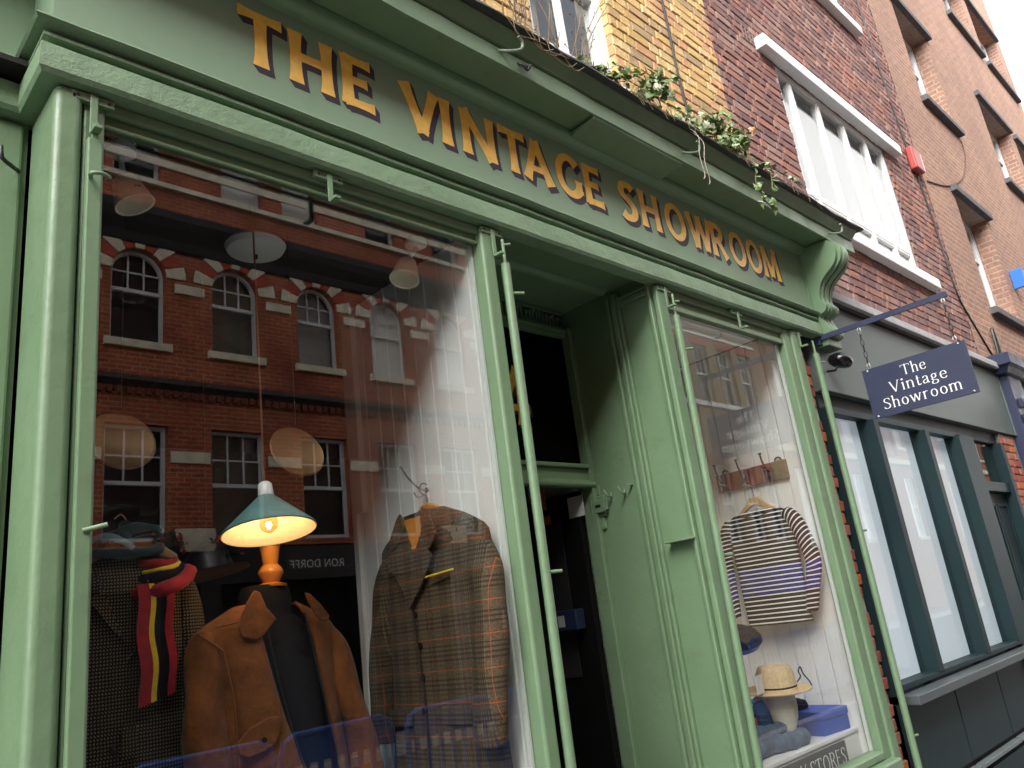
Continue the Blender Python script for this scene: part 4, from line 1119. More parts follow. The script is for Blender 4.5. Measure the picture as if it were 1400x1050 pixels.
# ---- cloths
def cloth(name, fn, rough=.9, sheen=.2, weave=900, wrinkle=0):
    t = NT(name); c = fn(t, t.xyz(t.obj()))
    v = t.obj()
    nb = t.bump(t.noise(v, weave, 2), .25, .002)
    if wrinkle:
        x = t.n("ShaderNodeBump"); x.inputs['Strength'].default_value = wrinkle; x.inputs['Distance'].default_value = .03
        t.l(t.noise(v, 9, 4, .6), x.inputs['Height']); t.l(nb, x.inputs['Normal']); nb = x.outputs[0]
    t.bsdf(c, rough, nb, spec=.2, sheen=sheen); return t.m
def f_tweed(t, p):
    u, z = p[1], p[2]
    n = t.noise(t.obj(), 220, 3)
    base = t.mix(t.rng(n, .35, .65), (.040, .029, .017), (.095, .068, .038))
    hb = t.stripe(z, .11, .5); vb = t.stripe(u, .085, .5)
    hl = t.stripe(z, .0165, .45); vl = t.stripe(u, .0085, .45)
    h1 = t.math('MULTIPLY', hb, hl); v1 = t.math('MULTIPLY', vb, vl)
    c = t.mix(t.math('MULTIPLY', h1, .75), base, (.018, .012, .008))
    c = t.mix(t.math('MULTIPLY', v1, .5), c, (.18, .14, .085))
    hv = t.math('MULTIPLY', v1, hl)
    c = t.mix(t.math('MULTIPLY', hv, .5), c, (.02, .014, .01))
    c = t.mix(t.math('MULTIPLY', t.stripe(z, .11, .03, .032), .6), c, (.36, .07, .015))
    return t.mix(t.math('MULTIPLY', t.stripe(u, .17, .012, .02), .5), c, (.30, .07, .02))
def f_herring(t, p):
    u, z = p[0], p[2]
    a = t.stripe(t.math('ADD', u, t.math('MULTIPLY', t.math('PINGPONG', z, .006), .6)), .0085, .5)
    b = t.stripe(z, .010, .55)
    n = t.rng(t.noise(t.obj(), 300, 2), .3, .7)
    c = t.mix(t.math('MULTIPLY', a, b), (.012, .011, .009), t.mix(n, (.16, .13, .085), (.24, .20, .14)))
    return c
def f_stripe(t, p):
    at = t.n("ShaderNodeAttribute"); at.attribute_name = "st"; s = at.outputs['Fac']
    m = t.stripe(s, .0262, .27)
    inz = t.math('MULTIPLY', t.math('GREATER_THAN', p[2], -.13), t.math('LESS_THAN', p[2], .035))
    dark = t.mix(inz, (.006, .006, .012), (.016, .020, .20))
    return t.mix(m, dark, (.84, .84, .85))
def f_suede(t, p):
    v = t.obj()
    c = t.mix(t.rng(t.noise(v, 7, 6, .65), .32, .68), (.100, .034, .009), (.24, .082, .020))
    return t.mix(t.rng(t.noise(v, 45, 5, .7), .55, .75, 0, .45), c, (.16, .05, .01))
TWEED = cloth("plaid_tweed", f_tweed, sheen=.03); HERR = cloth("houndstooth_tweed", f_herring, sheen=.03); STRIPED = cloth("striped_jersey", f_stripe, sheen=0, weave=500)
SUEDE = cloth("tan_suede", f_suede, .95, .08, 400, .5)
KNIT = plain("charcoal_ribbed_knit", (.011, .013, .019), .95, .35, scale=120, bumps=.6, spec=.2)
LINING = plain("dark_lining", (.025, .015, .01), .6, .2)
WOOD = plain("varnished_wood", (.50, .20, .035), .35, .25, scale=6)
WOODP = plain("pale_wood", (.55, .36, .18), .5, .15, scale=8)
BUTTON = plain("dark_horn_button", (.02, .012, .008), .2, .3)
SUEDED = plain("suede_seam", (.16, .055, .012), .9, .2)

# ---- plaid tweed jacket on the white panelled wall
hk = thing("coat_hook", "chrome double coat hook on the white panelled wall above the tweed jacket", "hook", (2.0, .47, 2.06))
CHROME = plain("chrome", (.6, .6, .6), .12, .05, metal=1.0, bumps=0)
MB().lathe([(.012, 0), (.010, .006), (.004, .008)], (1.998, .47, 2.06), 12, (-1, 0, 0)).build("plate", CHROME, hk)
MB().tube(smooth_path([(1.992, .47, 2.06), (1.96, .47, 2.065), (1.92, .475, 2.10), (1.89, .485, 2.15)], 5), .0045, 8).build("upper_prong", CHROME, hk, smooth=60)
MB().lathe([(.002, -.008), (.008, 0), (.002, .008)], (1.888, .486, 2.153), 10).build("knob", CHROME, hk, smooth=60)
MB().tube(smooth_path([(1.992, .47, 2.05), (1.97, .47, 2.035), (1.945, .47, 2.03), (1.93, .47, 2.05)], 5), .004, 8).build("lower_prong", CHROME, hk, smooth=60)
tf = Fr((1.935, .39, 0), (0, -1, 0), (-1, 0, 0))
hg = thing("coat_hanger", "shaped orange wooden hanger inside the plaid tweed jacket", "hanger", (1.935, .39, 1.96))
MB().prism([tf(u, -.012, z) for u, z in ((-.10, 1.915), (-.075, 1.955), (-.03, 1.985), (.01, 1.99), (.05, 1.975), (.085, 1.94), (.10, 1.915), (.06, 1.90), (.03, 1.925), (0, 1.93), (-.04, 1.915))], tf.d * .03).build("shoulder", WOOD, hg, bevel=.006)
MB().prism([tf(u, .0705, z) for u, z in ((-.075, 1.935), (.065, 1.935), (.055, 1.84), (.02, 1.76), (-.045, 1.68), (-.06, 1.74))], tf.d * .004).build("body_block", WOOD, hg)
MB().tube([tf(-.062, .077, 1.815), tf(.052, .077, 1.82)], .007, 8).build("bar", WOOD, hg, smooth=60)
MB().tube(smooth_path([tf(-.005, 0, 1.985), tf(-.005, .0, 2.015), tf(-.035, .0, 2.035), tf(-.05, .0, 2.055), tf(-.03, .0, 2.075), tf(-.0, .0, 2.065)], 5), .0028, 6).build("hook_wire", CHROME, hg, smooth=60)
tj = thing("jacket", "brown plaid tweed jacket with orange overcheck hanging on the white panelled wall", "jacket", (1.935, .39, 1.4))
def bow(u): return .062 - .25 * u * u
rows = [(1.962, .005, .085, .030), (1.948, .005, .12, .036), (1.925, .003, .185, .042), (1.895, 0, .250, .046), (1.865, 0, .302, .052), (1.84, 0, .325, .056), (1.80, 0, .328, .060), (1.74, 0, .300, .064), (1.66, -.005, .292, .066), (1.5, -.01, .288, .066), (1.3, -.015, .295, .066), (1.12, -.015, .31, .066), (1.0, -.02, .325, .066), (.93, -.02, .33, .064)]
torso(tf, rows, 11, .005).build("body", TWEED, tj, smooth=60)
sleeve(tf, [(-.262, .0, 1.80), (-.305, .008, 1.70), (-.345, .02, 1.5), (-.365, .03, 1.30), (-.372, .04, 1.12)], [(.050, .048), (.058, .054), (.060, .055), (.054, .05), (.048, .045)], 5).build("sleeve", TWEED, tj, smooth=60)
sleeve(tf, [(.258, .0, 1.80), (.295, .01, 1.70), (.312, .03, 1.52), (.305, .05, 1.32), (.275, .06, 1.13)], [(.055, .05), (.068, .058), (.074, .058), (.068, .054), (.062, .05)], 6).build("sleeve", TWEED, tj, smooth=60)
flap(tf, [(-.075, 1.955), (-.045, 1.87), (-.012, 1.79), (-.03, 1.70), (-.075, 1.615), (-.12, 1.69), (-.205, 1.795), (-.15, 1.825), (-.165, 1.85)], .076, .008).build("lapel", TWEED, tj, bevel=.003)
flap(tf, [(.080, 1.955), (.052, 1.87), (-.012, 1.785), (-.04, 1.70), (-.075, 1.62), (-.06, 1.60), (.03, 1.68), (.105, 1.775), (.085, 1.80), (.12, 1.82)], .085, .008).build("lapel", TWEED, tj, bevel=.003)
flap(tf, [(-.075, 1.962), (-.10, 1.945), (-.165, 1.86), (-.15, 1.828), (-.09, 1.85), (-.055, 1.90)], .080, .010).build("collar", TWEED, tj, bevel=.003)
flap(tf, [(.075, 1.962), (.115, 1.945), (.145, 1.85), (.12, 1.815), (.075, 1.86), (.062, 1.91)], .089, .010).build("collar", TWEED, tj, bevel=.003)
MB().prism([tf(u, .066, z) for u, z in ((-.08, 1.95), (.08, 1.955), (.055, 1.84), (-.065, 1.62), (-.06, 1.72))], tf.d * .003).build("lining", LINING, tj)
for u, z in ((-.055, 1.575), (-.04, 1.462), (-.04, 1.35), (-.045, 1.238)):
    MB().lathe([(.013, 0), (.013, .004), (.009, .006), (.001, .006)], tf(u, .070, z), 12, tf.d).build("button", BUTTON, tj, smooth=40)
for u0, u1, z in ((-.27, -.12, 1.245), (.06, .22, 1.25)):
    flap(tf, [(u0, z), (u1, z), (u1 - .006, z - .06), (u0 + .006, z - .06)], .068, .005).build("pocket_flap", TWEED, tj, bevel=.003)
flap(tf, [(.06, 1.70), (.17, 1.715), (.17, 1.69), (.06, 1.675)], .069, .004).build("breast_pocket", TWEED, tj, bevel=.002)
MB().tube([tf(-.062, .075, 1.61), tf(-.035, .075, 1.30), tf(-.04, .073, .95)], .0035, 5).build("front_edge", LINING, tj)
pn = MB().tube([tf(-.02, .086, 1.700), tf(.21, .084, 1.712)], .0035, 7)
tag(pn.build("pencil", plain("yellow_pencil", (.75, .60, .03), .4, .1), org=tf(.1, .085, 1.71), smooth=50), "thin yellow pencil lying across the tweed jacket's breast pocket", "pencil")

# ---- mannequin with suede jacket
mf = Fr((1.29, .50, 0), (1, .10, 0), (-.10, 1 * -1, 0))
mq = thing("mannequin", "dressmaker's mannequin with a turned orange wooden neck finial", "mannequin", (1.29, .50, .35))
torso(mf, [(1.675, 0, .07, .065), (1.62, 0, .10, .075), (1.57, 0, .19, .085), (1.5, 0, .20, .10), (1.3, 0, .19, .11), (1.1, 0, .16, .10), (.9, 0, .17, .11), (.75, 0, .17, .11)], 3, 0).build("body_form", BLACK, mq, smooth=60)
MB().tube([(1.29, .5, .36), (1.29, .5, .76)], .02, 10).build("stand_pole", DSTEEL, mq)
MB().lathe([(.16, .351), (.15, .37), (.03, .39), (.02, .41)], (1.29, .5, 0), 20).build("stand_base", DSTEEL, mq, smooth=40)
MB().lathe([(.05, 1.715), (.052, 1.722), (.026, 1.73), (.032, 1.742), (.041, 1.758), (.041, 1.768), (.032, 1.782), (.024, 1.79), (.026, 1.80), (.030, 1.83), (.036, 1.862), (.037, 1.872), (.028, 1.886), (.01, 1.89)], (1.294, .46, 0), 20).build("neck_finial", WOOD, mq, smooth=40)
sw = thing("sweater", "charcoal roll-neck sweater worn under the suede jacket", "sweater", (1.29, .50, 1.4))
torso(mf, [(1.722, .0, .080, .080), (1.70, 0, .092, .088), (1.66, 0, .094, .090), (1.635, 0, .092, .086), (1.622, 0, .105, .088), (1.59, 0, .16, .092), (1.55, 0, .19, .102), (1.45, 0, .20, .115), (1.25, .01, .20, .12), (1.0, .02, .20, .12)], 9, .004, pw=2.1).build("body", KNIT, sw, smooth=60)
sj = thing("jacket", "tan suede zip jacket worn open on the mannequin under the green lamp", "jacket", (1.29, .50, 1.4))
def gapf(z):
    t = (1.66 - z) / .6
    return (-.075 + .10 * t + .06 * t * t, .085 + .13 * t)
torso(mf, [(1.66, .0, .110, .098), (1.64, .0, .150, .108), (1.615, .0, .20, .118), (1.585, 0, .245, .124), (1.55, 0, .268, .130), (1.50, 0, .262, .134), (1.40, .005, .245, .138), (1.25, .02, .245, .140), (1.10, .035, .255, .142), (.98, .05, .265, .142)], 21, .008, n=72, gap=gapf).build("body", SUEDE, sj, smooth=60, solid=.008)
sleeve(mf, [(-.205, 0, 1.56), (-.232, .03, 1.47), (-.236, .07, 1.32), (-.228, .09, 1.15), (-.225, .10, 1.0)], [(.052, .07), (.064, .074), (.066, .07), (.062, .06), (.056, .055)], 8, .009, n=28).build("sleeve", SUEDE, sj, smooth=60)
sleeve(mf, [(.205, 0, 1.56), (.245, .02, 1.48), (.29, .04, 1.33), (.335, .06, 1.16), (.37, .07, 1.0)], [(.052, .07), (.060, .074), (.060, .07), (.056, .06), (.052, .055)], 12, .009, n=28).build("sleeve", SUEDE, sj, smooth=60)
flap(mf, [(-.098, 1.70), (-.078, 1.692), (-.058, 1.645), (-.022, 1.607), (-.075, 1.558), (-.098, 1.550), (-.142, 1.562), (-.158, 1.588), (-.146, 1.63), (-.122, 1.67)], .142, .009).build("collar", SUEDE, sj, bevel=.004)
flap(mf, [(.088, 1.682), (.108, 1.678), (.15, 1.64), (.182, 1.602), (.172, 1.585), (.146, 1.588), (.128, 1.605), (.10, 1.648)], .140, .009).build("collar", SUEDE, sj, bevel=.004)
MB().tube([mf(-.255, .07, 1.585), mf(-.20, .13, 1.53), mf(-.175, .145, 1.40), mf(-.16, .15, 1.1)], .0035, 5).build("seam", SUEDED, sj)
MB().tube([mf(*p) for p in ((-.215, .10, 1.60), (-.14, .135, 1.61), (-.10, .14, 1.615))], .003, 5).build("seam", SUEDED, sj)
flap(mf, [(-.17, 1.29), (-.03, 1.335), (-.025, 1.275), (-.055, 1.235), (-.165, 1.22)], .150, .007, 0, 1).build("pocket_flap", SUEDE, sj, bevel=.004)
MB().lathe([(.009, 0), (.007, .005), (.001, .006)], mf(-.085, .158, 1.262), 10, mf.d).build("button", BUTTON, sj)
zl = [mf(gapf(z)[0] + .004, .143 + .0, z) for z in (1.62, 1.5, 1.4, 1.3, 1.2, 1.1, 1.0)]
zr = [mf(gapf(z)[1] - .004, .135 + .0, z) for z in (1.62, 1.5, 1.4, 1.3, 1.2, 1.1, 1.0)]
MB().tube(zl, .004, 6).build("zip", DSTEEL, sj); MB().tube(zr, .004, 6).build("zip", DSTEEL, sj)

# ---- houndstooth coat with scarves at the left
cf = Fr((.91, .60, 0), (1, -.12, 0), (-.12, -1, 0))
ch = thing("coat_hanger", "pale wooden hanger holding the houndstooth coat behind the left pilaster", "hanger", (.91, .60, 1.9))
MB().prism([cf(u, -.01, z) for u, z in ((-.18, 1.80), (-.19, 1.86), (-.16, 1.875), (-.05, 1.90), (.05, 1.90), (.12, 1.85), (.13, 1.82), (0, 1.87))], cf.d * .03).build("shoulder", WOODP, ch, bevel=.006)
MB().tube(smooth_path([cf(-.045, 0, 1.89), cf(-.045, 0, 1.935), cf(-.03, 0, 1.96), cf(-.045, 0, 1.985), cf(-.065, 0, 1.97)], 5), .003, 6).build("hook_wire", CHROME, ch, smooth=60)
cj = thing("coat", "dark houndstooth tweed coat hanging at the left edge of the window", "coat", (.91, .60, 1.4))
torso(cf, [(1.86, -.02, .07, .04), (1.84, -.02, .10, .055), (1.80, -.02, .155, .07), (1.76, -.02, .175, .08), (1.6, -.02, .19, .09), (1.3, -.02, .19, .09), (1.0, -.02, .20, .09)], 31, .006).build("body", HERR, cj, smooth=60)
sleeve(cf, [(.115, 0, 1.79), (.15, .02, 1.65), (.16, .04, 1.45), (.15, .05, 1.2)], [(.04, .05), (.046, .055), (.046, .05), (.04, .045)], 14).build("sleeve", HERR, cj, smooth=60)
sleeve(cf, [(-.165, 0, 1.80), (-.195, .02, 1.65), (-.20, .04, 1.45), (-.19, .05, 1.2)], [(.04, .05), (.046, .055), (.046, .05), (.04, .045)], 15).build("sleeve", HERR, cj, smooth=60)
flap(cf, [(-.13, 1.80), (-.10, 1.72), (-.055, 1.60), (-.045, 1.585), (-.085, 1.63), (-.15, 1.72), (-.12, 1.735)], .092, .008).build("lapel", HERR, cj, bevel=.003)
flap(cf, [(.01, 1.78), (.01, 1.66), (-.03, 1.56), (-.045, 1.535), (-.005, 1.57), (.05, 1.68)], .094, .008).build("lapel", HERR, cj, bevel=.003)
flap(cf, [(-.055, 1.36), (-.01, 1.36), (-.01, 1.27), (-.055, 1.27)], .094, .006).build("pocket_flap", HERR, cj, bevel=.003)
for z in (1.30, 1.22): MB().lathe([(.011, 0), (.010, .004), (.001, .005)], cf(-.075, .096, z), 10, cf.d).build("button", BUTTON, cj)
RED = plain("crimson_wool", (.30, .008, .022), .9, .2, scale=30, bumps=.4, sheen=.1)
YEL = plain("yellow_wool", (.70, .52, .02), .9, .15, scale=30, bumps=.4, sheen=.3)
NVW = plain("dark_navy_wool", (.006, .006, .014), .95, .2, scale=30, bumps=.4, spec=.2)
TEAL = plain("dark_teal_felt", (.018, .065, .075), .9, .25, scale=18, bumps=.4, sheen=.3)
TEALP = plain("pale_teal_silk", (.16, .30, .32), .6, .15, scale=8, bumps=.1)
sca = thing("scarf", "red, yellow and navy striped wool scarf wrapped round the coat's neck", "scarf", (.93, .52, 1.7))
def strip(u0, u1, d=.118):
    L = []
    for i in range(17):
        z = 1.752 - .345 * i / 16; t = i / 16
        w = .008 * math.sin(i * .7)
        L.append([cf(u0 + .014 * t + w * .5, d + w * .4, z + u0 * .3 * t), cf(u1 + .014 * t + w * .5, d + w * .4, z + u1 * .3 * t)])
    m_ = MB(); m_.loft([[a, b, b + cf.d * -.010, a + cf.d * -.010] for a, b in L], True, True, True); return m_
for u0, u1, m_, nm in ((-.022, .012, RED, "red_stripe"), (.0125, .027, YEL, "yellow_stripe"), (.0275, .057, NVW, "navy_stripe"), (.0575, .080, RED, "red_stripe")):
    strip(u0, u1).build(nm, m_, sca, smooth=50)
def roll(z, ru, rd, r, mat, nm, cu=.03, cd=.02, tilt=.02, sag=.02, a0=0, a1=360, par=None):
    pts = []
    for k in range(25):
        a = R(a0 + (a1 - a0) * k / 24); pts.append(cf(cu + ru * math.cos(a), cd + rd * math.sin(a), z + tilt * math.cos(a) - sag * max(0, math.sin(a))))
    return MB().tube(pts, [(r * (.85 + .2 * math.sin(k * 1.3)), r * .8) for k in range(25)], 10, a1 - a0 == 360).build(nm, mat, par or sca, smooth=60)
roll(1.768, .088, .090, .030, RED, "neck_roll", .06, tilt=.025, sag=.035)
roll(1.795, .070, .078, .020, NVW, "neck_roll", .05, tilt=.015, sag=.02)
roll(1.825, .058, .068, .017, RED, "neck_roll", .045, tilt=.0, sag=.012)
roll(1.808, .064, .083, .010, YEL, "yellow_band", .055, tilt=.012, sag=.014)
ts = thing("scarf", "dark teal felt scarf looped over the hanger above the striped scarf", "scarf", (.86, .55, 1.9))
roll(1.872, .105, .07, .022, TEAL, "loop", -.045, .02, .0, .02, par=ts)
roll(1.90, .085, .05, .016, TEAL, "loop", -.02, .02, .012, -.03, par=ts)
MB().tube(smooth_path([cf(-.14, .07, 1.895), cf(-.10, .09, 1.905), (cf(-.05, .10, 1.88)), cf(-.03, .10, 1.862)], 6), [(.014, .008)] * 19, 8).build("pale_fold", TEALP, ts, smooth=60)
MB().tube(smooth_path([cf(-.03, .05, 1.86), cf(-.045, .06, 1.91), cf(-.04, .04, 1.945)], 6), .02, 8).build("upright_fold", TEAL, ts, smooth=60)

# ---- bowler behind, pendant lamp, spots, mirrors
bw_ = thing("bowler_hat", "black hat with tan underside hanging behind the mannequin's shoulder", "hat", (1.20, .74, 1.80))
BC = Vector((1.20, .72, 1.795))
MB().lathe([(.14, .0), (.135, .006), (.085, .012), (.08, .03), (.072, .07), (.045, .10), (.005, .11)], BC, 28, (-.12, .1, 1)).build("crown", BLACK, bw_, smooth=50)
MB().lathe([(.137, -.001), (.08, -.004), (.002, -.004)], BC, 28, (-.12, .1, 1)).build("underside", plain("tan_leather", (.36, .16, .05), .6, .15), bw_)
MB().tube([BC + Vector((-.01, .01, .1)), (1.19, .74, 3.05)], .002, 5).build("cord", BLACK, bw_)

def pendant(name_lab, c, rimr, h, power, cordtop, teal, group=None, tilt=(0, 0, 1)):
    c = Vector(c); o = thing("pendant_lamp", name_lab, "lamp", c, group)
    up = Vector(tilt).normalized()
    n_ = [(rimr, 0), (rimr + .003, .004), (rimr, .010), (.030, h), (.026, h + .004)]
    ins_ = [(.024, h - .003), (rimr - .005, .007), (rimr - .002, .001)]
    MB().lathe(n_, c, 40, up, False).build("shade", teal, o, smooth=30)
    sh = MB(); a = up.orthogonal().normalized(); b = up.cross(a)
    sh.loft([[c + up * hh + (a * math.cos(2 * math.pi * k / 40) + b * math.sin(2 * math.pi * k / 40)) * r for k in range(40)] for r, hh in ((.022, h - .006), (rimr - .006, .006), (rimr - .001, .0005), (rimr, .0))])
    o_sh = sh.build("shade_lining", plain("cream_enamel", (.84, .74, .54), .5, .05), o, smooth=30)
    MB().lathe([(.024, h - .002), (.026, h + .002), (.022, h + .045), (.015, h + .052)], c, 20, up).build("lamp_holder", WHITE, o, smooth=40)
    MB().tube(smooth_path([c + up * (h + .05), c + up * (h + .15) + Vector((.004, 0, 0)), (c + Vector(cordtop)) / 2 + up * (h + .05) / 2, Vector(cordtop)], 6), .0035, 6).build("flex", plain("brown_twisted_flex", (.14, .06, .03), .8), o)
    t = NT("glowing_bulb"); em = t.n("ShaderNodeEmission"); em.inputs[0].default_value = (1, .62, .25, 1); em.inputs[1].default_value = 14
    t.l(em.outputs[0], t.out.inputs[0])
    bl = MB().lathe([(.012, .085), (.018, .07), (.028, .045), (.030, .030), (.026, .012), (.012, .001), (.002, -.002)], c, 18, up).build("bulb", glass("bulb_glass", .6, f0=.06, tint=(.8, .68, .5)), o, smooth=60)
    MB().lathe([(.006, .022), (.009, .012), (.004, .0)], c + up * .012, 10, up).build("filament", t.m, o)
    ld = bpy.data.lights.new("lamp_light", 'POINT'); ld.energy = power; ld.color = (1, .74, .47); ld.shadow_soft_size = .012
    lo = bpy.data.objects.new("lamp_light", ld); col.objects.link(lo); lo.parent = o; lo.location = up * .008
    return o
ENAM = plain("teal_enamel", (.12, .26, .245), .3, .15, scale=10)
pendant("teal enamel cone pendant lamp lit warm in front of the suede jacket", (1.213, .30, 1.872), .146, .118, .6, (1.19, .30, 3.04), ENAM, tilt=(.02, .17, 1))
pendant("lit pendant lamp half hidden by the post of the right window", (3.90, .75, 1.98), .12, .11, .8, (3.90, .75, 3.04), ENAM)
CREAMS = plain("cream_lamp_shade", (.88, .82, .66), .6, .1)
def spot(lab, c, base, d):
    c = Vector(c); o = thing("spotlight", lab, "spotlight", base, "ceiling spotlights")
    MB().lathe([(.045, 0), (.045, -.02), (.02, -.03)], base, 18).build("ceiling_cup", BLIND, o, smooth=40)
    MB().tube([Vector(base) + Vector((0, 0, -.03)), c - Vector(d).normalized() * .035], .009, 8).build("arm", BLIND, o)
    MB().lathe([(.012, -.04), (.036, -.03), (.045, .0), (.058, .055), (.06, .06), (.052, .058), (.04, .0), (.0, -.02)], c, 22, d).build("shade", CREAMS, o, smooth=40)
    return o
s1 = spot("cream ceiling spotlight with a torn patch, at the left of the big window", (.735, .20, 2.915), (.708, .19, 3.044), (.35, -.15, -1))
MB().prism([(.735, .149, 2.90), (.752, .149, 2.905), (.757, .146, 2.875), (.745, .144, 2.868), (.738, .146, 2.885)], (0, -.002, 0)).build("torn_patch", plain("rust_patch", (.16, .05, .02), .7), s1)
spot("cream ceiling spotlight near the panelled wall in the big window", (1.80, .22, 2.905), (1.865, .225, 3.044), (-.35, -.1, -1))
dmh = thing("ceiling_light", "white dome ceiling light in the middle of the big window", "ceiling light", (1.31, .52, 3.04))
MB().lathe([(.05, 3.044), (.055, 3.035), (.10, 3.03), (.115, 3.012), (.105, 2.992), (.05, 2.978), (.008, 2.974)], (1.31, .52, 0), 28).build("dome", BLIND, dmh, smooth=40)
MB().lathe([(.008, 2.975), (.008, 2.962), (.002, 2.955)], (1.31, .52, 0), 10).build("finial", BUTTON, dmh)
MIR = plain("pale_mirror_plate", (.80, .86, .88), .35, .04, spec=.6, bumps=0)
for x, lab in ((.80, "round framed mirror hanging left of the green lamp"), (1.392, "round framed mirror hanging right of the green lamp")):
    o = thing("mirror", lab, "mirror", (x, .42, 2.18), "round mirrors hanging in the big window")
    MB().lathe([(.099, 0), (.104, .005), (.099, .010), (.094, .007)], (x, .425, 2.175), 36, (0, -1, .36)).build("rim", plain("brass_rim", (.22, .12, .05), .4, .2, metal=.6), o, smooth=50)
    MB().lathe([(.095, 0), (.095, .004), (.002, .004)], (x, .425, 2.175), 36, (0, -1, .36)).build("plate", MIR, o)
    MB().tube([(x, .425, 2.275), (x, .425, 3.045)], .0015, 5).build("cord", BLACK, o)

# ---- right window
hbd = thing("hook_board", "red-brown wooden hook board on the white boards above the striped shirt", "hook board", (4.58, .43, 2.19))
RBW = plain("red_brown_painted_wood", (.22, .075, .05), .6, .35, scale=12); GRW = plain("worn_khaki_wood", (.20, .16, .09), .7, .35, scale=12)
MB().box(4.555, 4.5795, .285, .68, 2.135, 2.25).build("board", RBW, hbd, bevel=.004)
MB().box(4.555, 4.5795, .185, .2849, 2.135, 2.25).build("board", GRW, hbd, bevel=.004, label="worn khaki end of the hook board")
for y in (.63, .47, .30):
    MB().tube(smooth_path([(4.554, y, 2.20), (4.52, y, 2.21), (4.50, y + .005, 2.26), (4.49, y + .005, 2.30)], 5), .006, 7).build("hook", DSTEEL, hbd, smooth=60)
    MB().lathe([(.001, 0), (.012, .004), (.012, .01), (.001, .013)], (4.49, y + .005, 2.30), 10).build("knob", DSTEEL, hbd)
    MB().tube(smooth_path([(4.554, y, 2.165), (4.53, y, 2.15), (4.515, y, 2.165)], 5), .005, 7).build("hook", DSTEEL, hbd, smooth=60)
for y in (.61, .235): MB().tube([(4.567, y + .022 * math.cos(a), 2.25 + .022 * math.sin(a)) for a in [math.pi * i / 8 for i in range(9)]], .005, 6).build("hanging_loop", DSTEEL, hbd)
sfm = Fr((4.505, .415, 0), (0, -1, 0), (-1, 0, 0))
h2 = thing("coat_hanger", "wooden hanger inside the striped shirt on the hook board", "hanger", (4.505, .41, 2.0))
MB().prism([sfm(u, -.01, z) for u, z in ((-.14, 1.955), (-.06, 2.02), (-.03, 2.058), (.03, 2.058), (.07, 2.02), (.15, 1.955), (.13, 1.945), (.06, 1.985), (0, 2.01), (-.06, 1.985), (-.12, 1.945))], sfm.d * .025).build("shoulder", WOODP, h2, bevel=.006)
MB().tube(smooth_path([sfm(0, 0, 2.055), sfm(0, 0, 2.11), sfm(-.015, 0, 2.14), sfm(-.045, .0, 2.15), sfm(-.055, 0, 2.14)], 5), .0028, 6).build("hook_wire", CHROME, h2, smooth=60)
st = thing("shirt", "navy and white striped long-sleeved jersey shirt on a hanger", "shirt", (4.505, .415, 1.6))
torso(sfm, [(1.975, .0, .115, .020), (1.962, 0, .165, .026), (1.94, 0, .205, .032), (1.90, 0, .225, .038), (1.8, 0, .215, .044), (1.6, 0, .21, .046), (1.42, 0, .208, .046), (1.30, 0, .205, .046)], 41, .005).build("body", STRIPED, st, smooth=60)
sleeve(sfm, [(-.19, 0, 1.935), (-.235, .015, 1.84), (-.265, .03, 1.62), (-.26, .04, 1.36)], [(.036, .035), (.044, .036), (.042, .032), (.034, .028)], 17, .003).build("sleeve", STRIPED, st, smooth=60)
sleeve(sfm, [(.19, 0, 1.935), (.245, .015, 1.85), (.305, .03, 1.64), (.275, .04, 1.50), (.235, .045, 1.36)], [(.036, .035), (.048, .036), (.048, .032), (.042, .03), (.034, .028)], 18, .003).build("sleeve", STRIPED, st, smooth=60)
MB().tube([sfm(u, .027, 1.965 - .03 * math.cos(u * 12)) for u in [-.11 + .022 * i for i in range(11)]], .006, 6).build("neckband", LINING, st)
hsn = thing("shop_sign", "dark grey sign with white condensed capitals leaning on the display step", "sign", (3.9, .118, .62))
sgb = MB().box(3.42, 4.352, .108, .122, .565, .692).build("board", plain("dark_grey_board", (.035, .04, .04), .6, .3, scale=14), hsn, bevel=.003)
text("HOSIERY STORES", (3.46, .107, .588), (1, 0, 0), (0, 0, 1), (0, -1, 0), .080, LETW, sgb, .12, .045, width=.86, gap=.12, space=.3, serif=.07)
BLUE = plain("bright_blue_card", (.008, .065, .42), .45, .1)
bx = thing("box", "bright blue lidded cardboard box on the white display step", "box", (4.42, .33, .722))
def rbox(c, sx, sy, z0, z1, ang):
    ca, sa = math.cos(ang), math.sin(ang); m_ = MB()
    P = [(c[0] + x * ca - y * sa, c[1] + x * sa + y * ca) for x, y in ((-sx, -sy), (sx, -sy), (sx, sy), (-sx, sy))]
    return m_.prism([(x, y, z0) for x, y in P], (0, 0, z1 - z0))
rbox((4.42, .33), .125, .175, .7225, .80, -.12).build("base", BLUE, bx, bevel=.003)
rbox((4.42, .33), .129, .179, .8005, .842, -.12).build("lid", BLUE, bx, bevel=.003)
dbx = rbox((4.40, .42), .11, .10, .843, .875, .1)
dbo = thing("folded_cap", "dark navy folded cap lying on the blue box", "cap", (4.40, .42, .843))
torso(Fr((4.39, .42, 0), (1, 0, 0), (0, -1, 0)), [(.8435, 0, .12, .10), (.855, 0, .125, .105), (.88, 0, .115, .095), (.895, 0, .07, .06)], 4, .003).build("crown", NVW, dbo, smooth=60)
MANN = plain("pale_linen_head", (.72, .68, .58), .8, .08, scale=12)
mh = thing("display_head", "pale faceless display head under the straw hat", "display head", (4.02, .25, .722))
HC = Vector((4.02, .25, 0))
MB().lathe([(.075, .7225), (.07, .735), (.052, .76), (.05, .79), (.062, .82), (.078, .86), (.085, .91), (.082, .96), (.065, 1.0), (.03, 1.02), (.003, 1.025)], HC, 26).build("head", MANN, mh, smooth=60)
